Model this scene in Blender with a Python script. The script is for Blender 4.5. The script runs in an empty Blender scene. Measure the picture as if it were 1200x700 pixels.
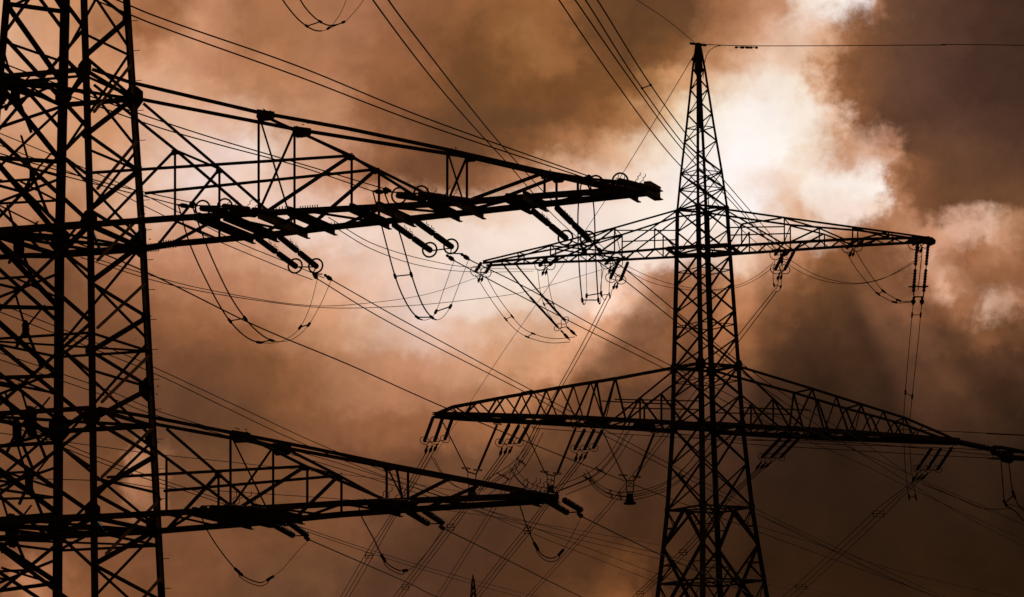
import bpy, math, random
from mathutils import Vector, Matrix
random.seed(7)
scene = bpy.context.scene
COL = scene.collection
R = math.radians

# ------------------------------------------------------------------ camera
PW, PH, FPX = 1200.0, 700.0, 5000.0
PITCH = math.atan(750.0 / FPX)
ROLL = 0.018
CAM = Vector((0, 0, 1.7))
FWD = Vector((0, math.cos(PITCH), math.sin(PITCH)))
_U = Vector((0, -math.sin(PITCH), math.cos(PITCH)))
_R = Vector((1, 0, 0))
RT = _R * math.cos(ROLL) - _U * math.sin(ROLL)
UP = _U * math.cos(ROLL) + _R * math.sin(ROLL)
cam = bpy.data.cameras.new('camera')
cam.sensor_fit = 'HORIZONTAL'
cam.sensor_width = 36.0
cam.lens = 36.0 * FPX / PW
cam.clip_start = 0.5
cam.clip_end = 20000
camo = bpy.data.objects.new('camera', cam)
COL.objects.link(camo)
M = Matrix((RT, UP, -FWD)).transposed().to_4x4()
M.translation = CAM
camo.matrix_world = M
scene.camera = camo


def ray(px, py):
    return (FWD * FPX + RT * (px - PW / 2) - UP * (py - PH / 2)).normalized()


def on_plane(px, py, pt, n):
    d = ray(px, py)
    return CAM + d * ((pt - CAM).dot(n) / d.dot(n))


def at(px, py, Y):
    d = ray(px, py)
    return CAM + d * ((Y - CAM.y) / d.y)


def proj(P):
    v = P - CAM
    return (PW / 2 + FPX * v.dot(RT) / v.dot(FWD), PH / 2 - FPX * v.dot(UP) / v.dot(FWD))


# ------------------------------------------------------------------ sky and sun
SUN_DIR = ray(905, 165)
SUN_EL = math.asin(SUN_DIR.z)
SUN_AZ = math.atan2(SUN_DIR.x, SUN_DIR.y)

SEP = [(0, 0, 0, 0), (30, 30, 18, 11), (45, 45, 28, 19), (72, 72, 45, 30), (98, 98, 64, 43), (122, 122, 78, 49),
       (150, 150, 97, 63), (192, 192, 136, 101), (204, 204, 149, 112), (222, 224, 180, 150), (240, 243, 222, 206),
       (255, 255, 248, 241)]


def s2l(c):
    c /= 255.0
    return c / 12.92 if c <= 0.04045 else ((c + 0.055) / 1.055) ** 2.4


def sepia(v):
    for a, b in zip(SEP, SEP[1:]):
        if v <= b[0]:
            t = (v - a[0]) / (b[0] - a[0])
            return [s2l(a[i] + (b[i] - a[i]) * t) for i in (1, 2, 3)]
    return [s2l(c) for c in SEP[-1][1:]]


# brightness of the cloud deck by sky direction: (height row, [(bearing, brightness), ...])
DECK = [
    (0, [(0, 215), (75, 203), (150, 175), (200, 152), (245, 190), (300, 165), (400, 165), (520, 142), (600, 150), (650, 150), (690, 110), (740, 100), (800, 100), (850, 158), (880, 175), (915, 200), (935, 235), (960, 250), (1005, 252), (1022, 180), (1040, 122), (1080, 105), (1130, 88), (1200, 70)]),
    (35, [(0, 220), (100, 196), (165, 150), (200, 168), (230, 203), (260, 188), (300, 165), (400, 172), (450, 155), (520, 130), (560, 115), (590, 140), (630, 162), (660, 150), (690, 110), (740, 95), (800, 105), (850, 165), (890, 200), (940, 228), (965, 215), (988, 165), (1010, 128), (1060, 110), (1100, 98), (1150, 80), (1200, 70)]),
    (70, [(0, 222), (100, 205), (160, 185), (205, 206), (235, 195), (300, 175), (400, 165), (440, 150), (500, 150), (540, 118), (570, 112), (600, 130), (640, 156), (665, 150), (690, 115), (740, 95), (790, 130), (850, 195), (880, 215), (910, 230), (945, 226), (962, 185), (975, 132), (1060, 108), (1110, 95), (1150, 78), (1200, 72)]),
    (105, [(0, 216), (100, 200), (200, 216), (240, 205), (300, 180), (400, 180), (430, 150), (500, 128), (540, 105), (600, 115), (640, 122), (690, 115), (740, 125), (790, 195), (830, 212), (880, 236), (910, 246), (945, 244), (965, 216), (985, 145), (1000, 122), (1050, 110), (1100, 95), (1150, 80), (1200, 78)]),
    (140, [(0, 215), (120, 200), (200, 225), (280, 220), (330, 200), (385, 190), (430, 145), (480, 112), (540, 98), (600, 102), (660, 115), (700, 142), (740, 175), (780, 222), (815, 240), (850, 250), (920, 252), (955, 246), (980, 225), (997, 135), (1030, 105), (1080, 95), (1130, 98), (1200, 85)]),
    (175, [(0, 200), (120, 205), (200, 228), (300, 238), (350, 215), (400, 200), (440, 145), (500, 108), (560, 106), (620, 128), (680, 170), (720, 215), (800, 246), (850, 253), (930, 255), (960, 236), (985, 206), (1010, 220), (1035, 192), (1052, 112), (1130, 115), (1200, 95)]),
    (210, [(0, 200), (75, 195), (150, 222), (230, 238), (300, 230), (350, 215), (400, 185), (440, 135), (480, 110), (540, 130), (600, 170), (650, 216), (700, 228), (780, 248), (860, 255), (910, 238), (935, 235), (960, 248), (1020, 251), (1037, 172), (1060, 140), (1100, 115), (1150, 108), (1200, 105)]),
    (245, [(0, 185), (75, 180), (150, 215), (230, 225), (300, 232), (400, 225), (450, 195), (520, 215), (600, 236), (700, 242), (850, 253), (885, 255), (925, 226), (945, 216), (970, 240), (1000, 240), (1025, 234), (1042, 180), (1070, 135), (1110, 125), (1150, 120), (1200, 125)]),
    (272, [(0, 150), (60, 150), (130, 185), (180, 210), (230, 205), (300, 220), (350, 235), (420, 236), (500, 235), (560, 240), (640, 242), (700, 246), (850, 250), (900, 235), (950, 238), (985, 188), (1010, 145), (1040, 165), (1060, 190), (1090, 198), (1110, 214), (1150, 222), (1172, 202), (1200, 175)]),
    (300, [(0, 118), (60, 125), (130, 165), (170, 185), (230, 192), (300, 208), (350, 218), (450, 230), (550, 240), (700, 245), (790, 238), (850, 232), (890, 215), (930, 195), (960, 150), (990, 122), (1045, 125), (1078, 180), (1090, 214), (1105, 182), (1130, 150), (1160, 176), (1200, 150)]),
    (330, [(0, 112), (60, 115), (130, 142), (170, 160), (250, 178), (300, 190), (350, 202), (400, 216), (450, 226), (500, 236), (560, 241), (690, 240), (735, 232), (770, 195), (800, 165), (850, 188), (890, 185), (930, 150), (960, 118), (1000, 108), (1060, 118), (1088, 175), (1110, 214), (1126, 182), (1150, 152), (1200, 142)]),
    (360, [(0, 116), (75, 115), (150, 138), (250, 158), (300, 172), (350, 190), (400, 205), (450, 226), (500, 236), (560, 238), (660, 232), (720, 230), (750, 210), (785, 150), (850, 165), (880, 165), (910, 138), (950, 108), (1000, 96), (1050, 108), (1100, 135), (1140, 165), (1158, 222), (1182, 210), (1200, 165)]),
    (390, [(0, 115), (150, 122), (200, 138), (250, 138), (300, 148), (350, 175), (400, 200), (450, 222), (500, 226), (560, 222), (640, 216), (700, 205), (740, 175), (785, 135), (850, 145), (890, 132), (930, 95), (980, 84), (1040, 90), (1090, 97), (1130, 105), (1165, 125), (1200, 115)]),
    (425, [(0, 113), (150, 116), (225, 116), (310, 124), (350, 155), (400, 180), (443, 192), (500, 200), (550, 206), (643, 204), (690, 178), (740, 145), (800, 115), (860, 120), (910, 85), (980, 75), (1050, 78), (1125, 82), (1200, 75)]),
    (465, [(0, 113), (150, 108), (200, 103), (260, 106), (300, 124), (350, 148), (400, 172), (450, 178), (520, 178), (580, 170), (640, 148), (700, 118), (760, 98), (825, 84), (900, 68), (980, 62), (1050, 66), (1090, 72), (1125, 66), (1200, 58)]),
    (500, [(0, 115), (75, 115), (150, 104), (223, 98), (280, 106), (340, 128), (400, 142), (460, 150), (530, 152), (590, 132), (650, 116), (720, 98), (780, 88), (825, 72), (900, 58), (980, 54), (1050, 58), (1085, 64), (1125, 56), (1200, 48)]),
    (545, [(0, 118), (110, 118), (142, 120), (158, 190), (182, 180), (202, 112), (260, 110), (320, 118), (400, 118), (470, 112), (540, 104), (620, 92), (700, 85), (780, 76), (825, 64), (900, 52), (950, 48), (1050, 48), (1125, 45), (1200, 40)]),
    (585, [(0, 122), (110, 122), (145, 120), (162, 180), (185, 170), (207, 115), (300, 116), (400, 120), (470, 104), (560, 92), (640, 90), (672, 108), (700, 84), (780, 72), (825, 60), (900, 50), (950, 48), (1050, 47), (1125, 44), (1200, 37)]),
    (630, [(0, 132), (60, 128), (150, 122), (250, 122), (330, 118), (411, 116), (450, 90), (525, 80), (600, 78), (675, 80), (750, 72), (825, 58), (900, 47), (1000, 46), (1080, 46), (1125, 42), (1200, 35)]),
    (668, [(0, 135), (30, 188), (65, 160), (100, 128), (200, 124), (330, 110), (411, 98), (470, 82), (550, 77), (640, 78), (690, 86), (720, 110), (740, 108), (765, 74), (825, 56), (900, 47), (1000, 48), (1080, 46), (1200, 36)]),
    (700, [(0, 130), (30, 185), (65, 155), (110, 126), (200, 120), (330, 100), (411, 92), (550, 78), (640, 88), (690, 105), (720, 138), (745, 120), (770, 76), (825, 55), (900, 48), (1000, 50), (1080, 48), (1200, 38)])]

DECK = [(y, [(x, v * (.88 if x >= 1030 and y <= 250 and v < 150 else 1)) for x, v in row]) for y, row in DECK]
world = bpy.data.worlds.new('World')
scene.world = world
world.use_nodes = True
NT = world.node_tree
NT.nodes.clear()


def nd(t, **kw):
    n = NT.nodes.new(t)
    for k, v in kw.items():
        setattr(n, k, v)
    return n


def lk(a, b):
    NT.links.new(a, b)


def mth(op, a, b=None, c=None, clamp=False):
    n = nd('ShaderNodeMath', operation=op, use_clamp=clamp)
    for i, v in enumerate((a, b, c)):
        if v is None:
            continue
        if isinstance(v, (int, float)):
            n.inputs[i].default_value = v
        else:
            lk(v, n.inputs[i])
    return n.outputs[0]


def vdot(v, vec):
    n = nd('ShaderNodeVectorMath', operation='DOT_PRODUCT')
    lk(v, n.inputs[0])
    n.inputs[1].default_value = vec
    return n.outputs['Value']


def maprange(v, a, b, c, d, smooth=True):
    n = nd('ShaderNodeMapRange', interpolation_type='SMOOTHSTEP' if smooth else 'LINEAR')
    lk(v, n.inputs['Value'])
    for k, x in zip(('From Min', 'From Max', 'To Min', 'To Max'), (a, b, c, d)):
        n.inputs[k].default_value = x
    return n.outputs[0]


def noise(vec, scale, detail, rough=0.55, dist=0.0):
    n = nd('ShaderNodeTexNoise')
    n.inputs['Scale'].default_value = scale
    n.inputs['Detail'].default_value = detail
    n.inputs['Roughness'].default_value = rough
    n.inputs['Distortion'].default_value = dist
    lk(vec, n.inputs['Vector'])
    return n


def mixc(fac, a, b, blend='MIX'):
    n = nd('ShaderNodeMix', data_type='RGBA', blend_type=blend)
    if isinstance(fac, (int, float)):
        n.inputs[0].default_value = fac
    else:
        lk(fac, n.inputs[0])
    for i, v in ((6, a), (7, b)):
        if isinstance(v, tuple):
            n.inputs[i].default_value = v
        else:
            lk(v, n.inputs[i])
    return n.outputs[2]


tc = nd('ShaderNodeTexCoord')
DIR = tc.outputs['Generated']
ahead = mth('MAXIMUM', vdot(DIR, FWD), 0.2)
k = FPX / 100.0
gx = mth('MULTIPLY_ADD', mth('DIVIDE', vdot(DIR, RT), ahead), k, 6.0)
gy = mth('MULTIPLY_ADD', mth('DIVIDE', vdot(DIR, UP), ahead), -k, 3.5)
cmb = nd('ShaderNodeCombineXYZ')
lk(gx, cmb.inputs[0])
lk(gy, cmb.inputs[1])
cmb.inputs[2].default_value = 3.7
DECKP = cmb.outputs[0]
n1 = noise(DECKP, 0.75, 6, 0.52)
n2 = noise(DECKP, 2.4, 5, 0.55)
sp1 = nd('ShaderNodeSeparateColor')
lk(n1.outputs['Color'], sp1.inputs[0])
sp2 = nd('ShaderNodeSeparateColor')
lk(n2.outputs['Color'], sp2.inputs[0])


def warp(g, i, a1, a2):
    w = mth('MULTIPLY_ADD', mth('SUBTRACT', sp1.outputs[i], 0.5), a1, g)
    return mth('MULTIPLY_ADD', mth('SUBTRACT', sp2.outputs[i], 0.5), a2, w)


n5 = noise(DECKP, 6.5, 7, 0.6)
sp5 = nd('ShaderNodeSeparateColor')
lk(n5.outputs['Color'], sp5.inputs[0])
wx = mth('MULTIPLY_ADD', mth('SUBTRACT', sp5.outputs[0], 0.5), 0.36, warp(gx, 0, 0.7, 0.5))
wy = mth('MULTIPLY_ADD', mth('SUBTRACT', sp5.outputs[1], 0.5), 0.32, warp(gy, 1, 0.6, 0.44))
fx = mth('DIVIDE', wx, 12.0, clamp=True)
ty = mth('MULTIPLY', wy, 100.0)
deck = None
for i, (rowy, row) in enumerate(DECK):
    rp = nd('ShaderNodeValToRGB')
    cr = rp.color_ramp
    cr.interpolation = 'LINEAR'
    els = cr.elements
    for j, (bx, v) in enumerate(row):
        p = bx / PW
        if j == 0:
            e = els[0]
        elif j == len(row) - 1:
            e = els[-1]
        else:
            e = els.new(p)
        e.position = p
        e.color = sepia(v) + [1.0]
    lk(fx, rp.inputs[0])
    deck = rp.outputs[0] if deck is None else mixc(maprange(ty, DECK[i - 1][0], rowy, 0, 1), deck, rp.outputs[0])
# cloud texture: billows, wisps and shafts of light fanning out from the hidden sun
n3 = noise(DECKP, 1.7, 10, 0.62, 0.3)
dsep = nd('ShaderNodeSeparateColor')
lk(deck, dsep.inputs[0])
bil = mth('MULTIPLY_ADD', mth('SUBTRACT', n3.outputs['Fac'], 0.5), maprange(dsep.outputs[0], 0.45, 1.0, 0.8, 0.28), 1.0)
sx, sy = 9.0, 1.3
dx_, dy_ = mth('SUBTRACT', gx, sx), mth('SUBTRACT', gy, sy)
ang = mth('ARCTAN2', dx_, dy_)
rad = mth('SQRT', mth('ADD', mth('MULTIPLY', dx_, dx_), mth('MULTIPLY', dy_, dy_)))
c2 = nd('ShaderNodeCombineXYZ')
lk(ang, c2.inputs[0])
lk(mth('MULTIPLY', rad, 0.035), c2.inputs[1])
c2.inputs[2].default_value = 1.9
shaft = noise(c2.outputs[0], 3.3, 2.5, 0.5)
below = maprange(gy, 2.3, 3.8, 0, 1.0)
fade = maprange(rad, 1.5, 7.5, 1.0, 0.35)
shf = mth('MULTIPLY_ADD', mth('MULTIPLY', mth('MULTIPLY', mth('SUBTRACT', shaft.outputs['Fac'], 0.5), below), fade), 1.3, 1.0)
# the broad shafts themselves, by bearing from the sun: left-hand beam with a hard lower edge, two fainter ones right
br = nd('ShaderNodeValToRGB')
br.color_ramp.interpolation = 'EASE'
BEAMS = [(-1.4, 1.0), (-1.15, 1.0), (-1.07, 0.94), (-1.0, 1.06), (-0.86, 1.1), (-0.78, 1.05), (-0.70, 1.08), (-0.64, 1.03), (-0.58, 0.84), (-0.48, 0.88),
         (-0.40, 0.97), (-0.32, 0.86), (-0.20, 1.14), (-0.10, 1.10), (-0.02, 0.90), (0.2, 0.92), (0.32, 0.98), (0.40, 0.88), (0.50, 1.16), (0.60, 1.22), (0.68, 0.96), (0.76, 1.06), (0.86, 0.9), (1.0, 1.0)]
for q, (a_, v_) in enumerate(BEAMS):
    e = br.color_ramp.elements[0] if q == 0 else (br.color_ramp.elements[-1] if q == len(BEAMS) - 1 else br.color_ramp.elements.new((a_ + 1.4) / 2.4))
    e.position = (a_ + 1.4) / 2.4
    e.color = (v_ * .5, v_ * .5, v_ * .5, 1)
wob = mth('MULTIPLY_ADD', mth('SUBTRACT', sp1.outputs[2], 0.5), 0.10, ang)
lk(mth('DIVIDE', mth('ADD', wob, 1.4), 2.4), br.inputs[0])
bsep = nd('ShaderNodeSeparateColor')
lk(br.outputs[0], bsep.inputs[0])
beam = mth('MULTIPLY', mth('SUBTRACT', mth('MULTIPLY', bsep.outputs[0], 2.0), 1.0), 2.6)
bfade = mth('MULTIPLY', maprange(gy, 2.7, 3.9, 0, 1.0), maprange(rad, 3.0, 6.8, 1.0, 0.15))
shf = mth('MULTIPLY', shf, mth('MULTIPLY_ADD', beam, bfade, 1.0))
gain = mth('MULTIPLY', bil, shf)
cg = nd('ShaderNodeVectorMath', operation='SCALE')
lk(deck, cg.inputs[0])
lk(gain, cg.inputs['Scale'])
cloud = cg.outputs[0]
# copper, slate and rust casts drifting through the deck
n6 = noise(DECKP, 0.55, 4, 0.5)
sp6 = nd('ShaderNodeSeparateColor')
lk(n6.outputs['Color'], sp6.inputs[0])
cast = nd('ShaderNodeCombineXYZ')
cast.inputs[0].default_value = 1.0
rust = mth('MULTIPLY', maprange(gy, 5.0, 6.8, 0, 1), maprange(gx, 4.0, 8.0, 0, 1))
slate = mth('MULTIPLY', maprange(gx, 9.6, 11.2, 0, 1), maprange(gy, 2.35, 0.9, 0, 1))
copper = mth('MULTIPLY', maprange(mth('ABSOLUTE', mth('SUBTRACT', gx, 6.6)), 2.6, 0.6, 0, 1), maprange(gy, 2.2, 1.0, 0, 1))
gg = mth('MULTIPLY_ADD', mth('SUBTRACT', sp6.outputs[0], 0.5), 0.12, 0.985)
gg = mth('MULTIPLY', gg, mth('MULTIPLY_ADD', rust, -0.10, 1.0))
bb = mth('MULTIPLY_ADD', mth('SUBTRACT', sp6.outputs[1], 0.5), 0.4, 1.0)
bb = mth('MULTIPLY', bb, mth('MULTIPLY_ADD', rust, -0.32, 1.0))
bb = mth('MULTIPLY', bb, mth('MULTIPLY_ADD', slate, 0.36, 1.0))
ember = mth('MULTIPLY', maprange(gx, 3.4, 0.4, 0, 1), maprange(mth('ABSOLUTE', mth('SUBTRACT', gy, 3.9)), 1.4, 3.2, 0.0, 1.0))
bb = mth('MULTIPLY', bb, mth('MULTIPLY_ADD', ember, -0.14, 1.0))
gg = mth('MULTIPLY', gg, mth('MULTIPLY_ADD', ember, -0.06, 1.0))
bb = mth('MULTIPLY', bb, mth('MULTIPLY_ADD', copper, -0.22, 1.0))
lk(mth('MULTIPLY', gg, mth('MULTIPLY_ADD', slate, 0.08, 1.0)), cast.inputs[1])
lk(bb, cast.inputs[2])
cm = nd('ShaderNodeVectorMath', operation='MULTIPLY')
lk(cloud, cm.inputs[0])
lk(cast.outputs[0], cm.inputs[1])
cloud = cm.outputs[0]
# away from the glow the storm deck is an even dusk brown
n4 = noise(DIR, 3.0, 6, 0.55)
dusk = mixc(n4.outputs['Fac'], tuple(sepia(40)) + (1,), tuple(sepia(85)) + (1,))
front = maprange(vdot(DIR, FWD), 0.90, 0.975, 0, 1)
cloud = mixc(front, dusk, cloud)
c10 = nd('ShaderNodeVectorMath', operation='SCALE')
lk(cloud, c10.inputs[0])
c10.inputs['Scale'].default_value = 10.0
sky = nd('ShaderNodeTexSky', sky_type='NISHITA')
sky.sun_disc = False
sky.sun_elevation = SUN_EL
sky.sun_rotation = SUN_AZ
sky.dust_density = 6.0
final = mixc(0.9996, sky.outputs[0], c10.outputs[0])
bg = nd('ShaderNodeBackground')
bg.inputs['Strength'].default_value = 0.1
lk(final, bg.inputs['Color'])
out = nd('ShaderNodeOutputWorld')
lk(bg.outputs[0], out.inputs[0])

sun = bpy.data.lights.new('sun', 'SUN')
sun.energy = 0.5
sun.angle = R(12)
sun.color = (1.0, 0.86, 0.68)
suno = bpy.data.objects.new('sun', sun)
COL.objects.link(suno)
suno.rotation_euler = SUN_DIR.to_track_quat('Z', 'Y').to_euler()
suno.location = (0, 0, 200)
scene.view_settings.view_transform = 'Standard'
scene.view_settings.look = 'None'
scene.view_settings.exposure = 0
scene.view_settings.gamma = 1


# ------------------------------------------------------------------ materials
def mat(name, c1, c2, rough, metal=0.0, scale=3.0, spec=0.3, bump=0.0):
    m = bpy.data.materials.new(name)
    m.use_nodes = True
    t = m.node_tree
    b = t.nodes['Principled BSDF']
    b.inputs['Roughness'].default_value = rough
    b.inputs['Metallic'].default_value = metal
    b.inputs['Specular IOR Level'].default_value = spec
    tx = t.nodes.new('ShaderNodeTexCoord')
    n = t.nodes.new('ShaderNodeTexNoise')
    n.inputs['Scale'].default_value = scale
    n.inputs['Detail'].default_value = 6
    r = t.nodes.new('ShaderNodeValToRGB')
    r.color_ramp.elements[0].position = 0.35
    r.color_ramp.elements[1].position = 0.68
    r.color_ramp.elements[0].color = c1 + (1,)
    r.color_ramp.elements[1].color = c2 + (1,)
    t.links.new(tx.outputs['Object'], n.inputs['Vector'])
    t.links.new(n.outputs['Fac'], r.inputs[0])
    t.links.new(r.outputs[0], b.inputs['Base Color'])
    if bump:
        bp = t.nodes.new('ShaderNodeBump')
        bp.inputs['Strength'].default_value = bump
        t.links.new(n.outputs['Fac'], bp.inputs['Height'])
        t.links.new(bp.outputs[0], b.inputs['Normal'])
    return m


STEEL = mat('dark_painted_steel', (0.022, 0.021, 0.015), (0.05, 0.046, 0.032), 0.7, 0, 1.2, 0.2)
OLIVE = mat('olive_and_lit_steel', (0.16, 0.16, 0.08), (0.32, 0.30, 0.17), 0.6, 0, 2.5, 0.3)  # olive steel of the beams; also paints light onto the leg's lit side
PALE = mat('sunlit_brace_steel', (0.30, 0.27, 0.19), (0.50, 0.44, 0.32), 0.55, 0, 3.0, 0.4)  # sunlight on the braces, put into a pale base colour
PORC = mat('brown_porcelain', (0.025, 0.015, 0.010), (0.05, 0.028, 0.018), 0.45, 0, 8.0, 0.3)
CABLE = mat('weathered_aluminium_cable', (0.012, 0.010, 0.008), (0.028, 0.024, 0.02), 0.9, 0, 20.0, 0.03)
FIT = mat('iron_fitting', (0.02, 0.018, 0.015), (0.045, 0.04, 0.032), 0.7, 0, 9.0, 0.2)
GRASS = mat('rough_pasture', (0.035, 0.045, 0.014), (0.075, 0.075, 0.03), 0.95, 0, 0.15, 0.1, 0.4)


# ------------------------------------------------------------------ mesh helper
class MB:
    def __init__(self):
        self.v, self.f = [], []

    def add(self, vs, fs):
        o = len(self.v)
        self.v += [Vector(p) for p in vs]
        self.f += [[i + o for i in f] for f in fs]
        return self

    def frame(self, p, q, hint):
        a = (q - p).normalized()
        h = Vector(hint) if hint is not None else Vector((0, 0, 1))
        e1 = h - a * h.dot(a)
        if e1.length < 1e-3:
            h = Vector((0.3, 0.9, 0.1))
            e1 = h - a * h.dot(a)
        e1.normalize()
        return a, e1, a.cross(e1)

    def prism(self, p, q, sec, hint=None):
        a, e1, e2 = self.frame(p, q, hint)
        n = len(sec)
        vs = [p + e1 * x + e2 * y for x, y in sec] + [q + e1 * x + e2 * y for x, y in sec]
        fs = [[i, (i + 1) % n, n + (i + 1) % n, n + i] for i in range(n)]
        fs += [list(range(n))[::-1], list(range(n, 2 * n))]
        return self.add(vs, fs)

    def angle(self, p, q, w, hint=None, t=None):       # rolled angle section
        t = t or max(0.012, w * 0.14)
        o = w * 0.35
        sec = [(-o, -o), (w - o, -o), (w - o, t - o), (t - o, t - o), (t - o, w - o), (-o, w - o)]
        return self.prism(p, q, sec, hint)

    def box(self, p, q, w, h, hint=None):
        return self.prism(p, q, [(-w / 2, -h / 2), (w / 2, -h / 2), (w / 2, h / 2), (-w / 2, h / 2)], hint)

    def channel(self, p, q, w, h, hint=None):          # U section standing h high
        t = 0.03
        sec = [(-w / 2, -h / 2), (w / 2, -h / 2), (w / 2, -h / 2 + t), (-w / 2 + t, -h / 2 + t),
               (-w / 2 + t, h / 2 - t), (w / 2, h / 2 - t), (w / 2, h / 2), (-w / 2, h / 2)]
        return self.prism(p, q, sec, hint)

    def rod(self, p, q, r, n=6):
        return self.prism(p, q, [(r * math.cos(2 * math.pi * i / n), r * math.sin(2 * math.pi * i / n)) for i in range(n)])

    def tube(self, pts, r, n=5, closed=False):
        m = len(pts)
        vs, fs = [], []
        prev = None
        rr = r if isinstance(r, list) else [r] * m
        for i, p in enumerate(pts):
            a = pts[(i + 1) % m] - pts[i - 1] if closed else pts[min(i + 1, m - 1)] - pts[max(i - 1, 0)]
            a.normalize()
            h = prev if prev is not None else Vector((0.13, 0.2, 0.97))
            e1 = h - a * h.dot(a)
            if e1.length < 1e-4:
                e1 = Vector((1, 0, 0)) - a * a.x
            e1.normalize()
            prev = e1
            e2 = a.cross(e1)
            for j in range(n):
                t = 2 * math.pi * j / n
                vs.append(p + e1 * (rr[i] * math.cos(t)) + e2 * (rr[i] * math.sin(t)))
        for i in range(m if closed else m - 1):
            for j in range(n):
                k2 = (i + 1) % m
                fs.append([i * n + j, i * n + (j + 1) % n, k2 * n + (j + 1) % n, k2 * n + j])
        if not closed:
            fs += [list(range(n))[::-1], [(m - 1) * n + j for j in range(n)]]
        return self.add(vs, fs)

    def ring(self, c, axis, rad, r, n=20, arc=2 * math.pi):
        a, e1, e2 = self.frame(Vector((0, 0, 0)), axis, None)
        pts = [c + e1 * (rad * math.cos(arc * i / n)) + e2 * (rad * math.sin(arc * i / n)) for i in range(n)]
        return self.tube(pts, r, 5, True)

    def lathe(self, p, q, prof, n=8):                  # prof: (t along, radius)
        a, e1, e2 = self.frame(p, q, None)
        L = (q - p)
        vs, fs = [], []
        for t, r in prof:
            for j in range(n):
                th = 2 * math.pi * j / n
                vs.append(p + L * t + e1 * (r * math.cos(th)) + e2 * (r * math.sin(th)))
        m = len(prof)
        for i in range(m - 1):
            for j in range(n):
                fs.append([i * n + j, i * n + (j + 1) % n, (i + 1) * n + (j + 1) % n, (i + 1) * n + j])
        fs += [list(range(n))[::-1], [(m - 1) * n + j for j in range(n)]]
        return self.add(vs, fs)

    def plate(self, c, e1, e2, pts, t):                # flat polygon plate, thickness t
        nrm = e1.cross(e2).normalized()
        n = len(pts)
        vs = [c + e1 * x + e2 * y - nrm * (t / 2) for x, y in pts] + [c + e1 * x + e2 * y + nrm * (t / 2) for x, y in pts]
        fs = [list(range(n))[::-1], list(range(n, 2 * n))] + [[i, (i + 1) % n, n + (i + 1) % n, n + i] for i in range(n)]
        return self.add(vs, fs)

    def build(self, name, m, parent=None):
        me = bpy.data.meshes.new(name)
        org = Vector((0, 0, 0))
        o = parent
        while o is not None:
            org += o.location
            o = o.parent
        if parent is None:
            org = sum(self.v, Vector((0, 0, 0))) / len(self.v)
        me.from_pydata([tuple(p - org) for p in self.v], [], self.f)
        me.materials.append(m)
        me.update()
        ob = bpy.data.objects.new(name, me)
        COL.objects.link(ob)
        if parent is not None:
            ob.parent = parent
        else:
            ob.location = org
        return ob


def thing(name, label, cat, loc, group=None):
    o = bpy.data.objects.new(name, None)
    o.empty_display_size = 0.5
    COL.objects.link(o)
    o.location = loc
    o['label'] = label
    o['category'] = cat
    if group:
        o['group'] = group
    return o


def bar(parent, name, p, q, w, m=None, hint=None):
    return MB().angle(p, q, w, hint).build(name, m or STEEL, parent)


def lerp(a, b, t):
    return a + (b - a) * t


def gusset(parent, c, e1, e2, s, poly=None, bolts=True):
    b = MB()
    poly = poly or [(-.9, -.5), (-.35, -1), (.4, -1), (.9, -.4), (.9, .5), (.35, 1), (-.4, 1), (-.9, .4)]
    b.plate(c, e1, e2, [(x * s, y * s) for x, y in poly], 0.03)
    if bolts:
        nrm = e1.cross(e2).normalized()
        for i in range(10):
            x, y = random.uniform(-.7, .7) * s, random.uniform(-.75, .75) * s
            pt = c + e1 * x + e2 * y
            b.rod(pt - nrm * 0.06, pt + nrm * 0.07, 0.02, 6)
    return b.build('gusset_plate', STEEL, parent)


# ------------------------------------------------------------------ ground
g = MB()
S = 9000
N = 30
vs, fs = [], []
for i in range(N + 1):
    for j in range(N + 1):
        vs.append((-S + 2 * S * i / N, -S + 2 * S * j / N, -random.random() * 0.4))
for i in range(N):
    for j in range(N):
        a = i * (N + 1) + j
        fs.append([a, a + N + 1, a + N + 2, a + 1])
g.add(vs, fs)
go = g.build('ground', GRASS)
go['kind'] = 'structure'

# ================================================================== near pylon
YL = 150.0
A0 = at(87, 270, YL)
A0 = Vector((A0.x, A0.y, 0))
THL = R(18)
uL = Vector((math.cos(THL), -math.sin(THL), 0))
wL = Vector((math.sin(THL), math.cos(THL), 0))


def zL(y):
    return at(87, y, YL).z


_mx = (at(500, 300, YL) - at(400, 300, YL)).length / 100.0     # metres per unit at the near pylon
PROF_L = [(zL(0), 41.3 * _mx, 66.4 * _mx), (zL(270), 54.4 * _mx, 78.7 * _mx), (zL(700), 67.7 * _mx, 100 * _mx)]


def profL(z):
    p = PROF_L
    a, b = (p[0], p[1]) if z > p[1][0] else (p[1], p[2])
    t = (z - a[0]) / (b[0] - a[0])
    return max(0.25, a[1] + (b[1] - a[1]) * t), max(0.4, a[2] + (b[2] - a[2]) * t)


def cL(su, sw, z):
    a, b = profL(z)
    P = A0 + uL * (su * a) + wL * (sw * b) + Vector((0, 0, z))
    if su < 0 and sw < 0:
        P -= uL * (.28 + .026 * max(0, 42 - z))
    return P


def z_at(corner, y):      # height of the leg where it shows at row y
    lo, hi = 0.0, 70.0
    for _ in range(40):
        m = (lo + hi) / 2
        if proj(corner(m))[1] > y:
            lo = m
        else:
            hi = m
    return lo


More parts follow.
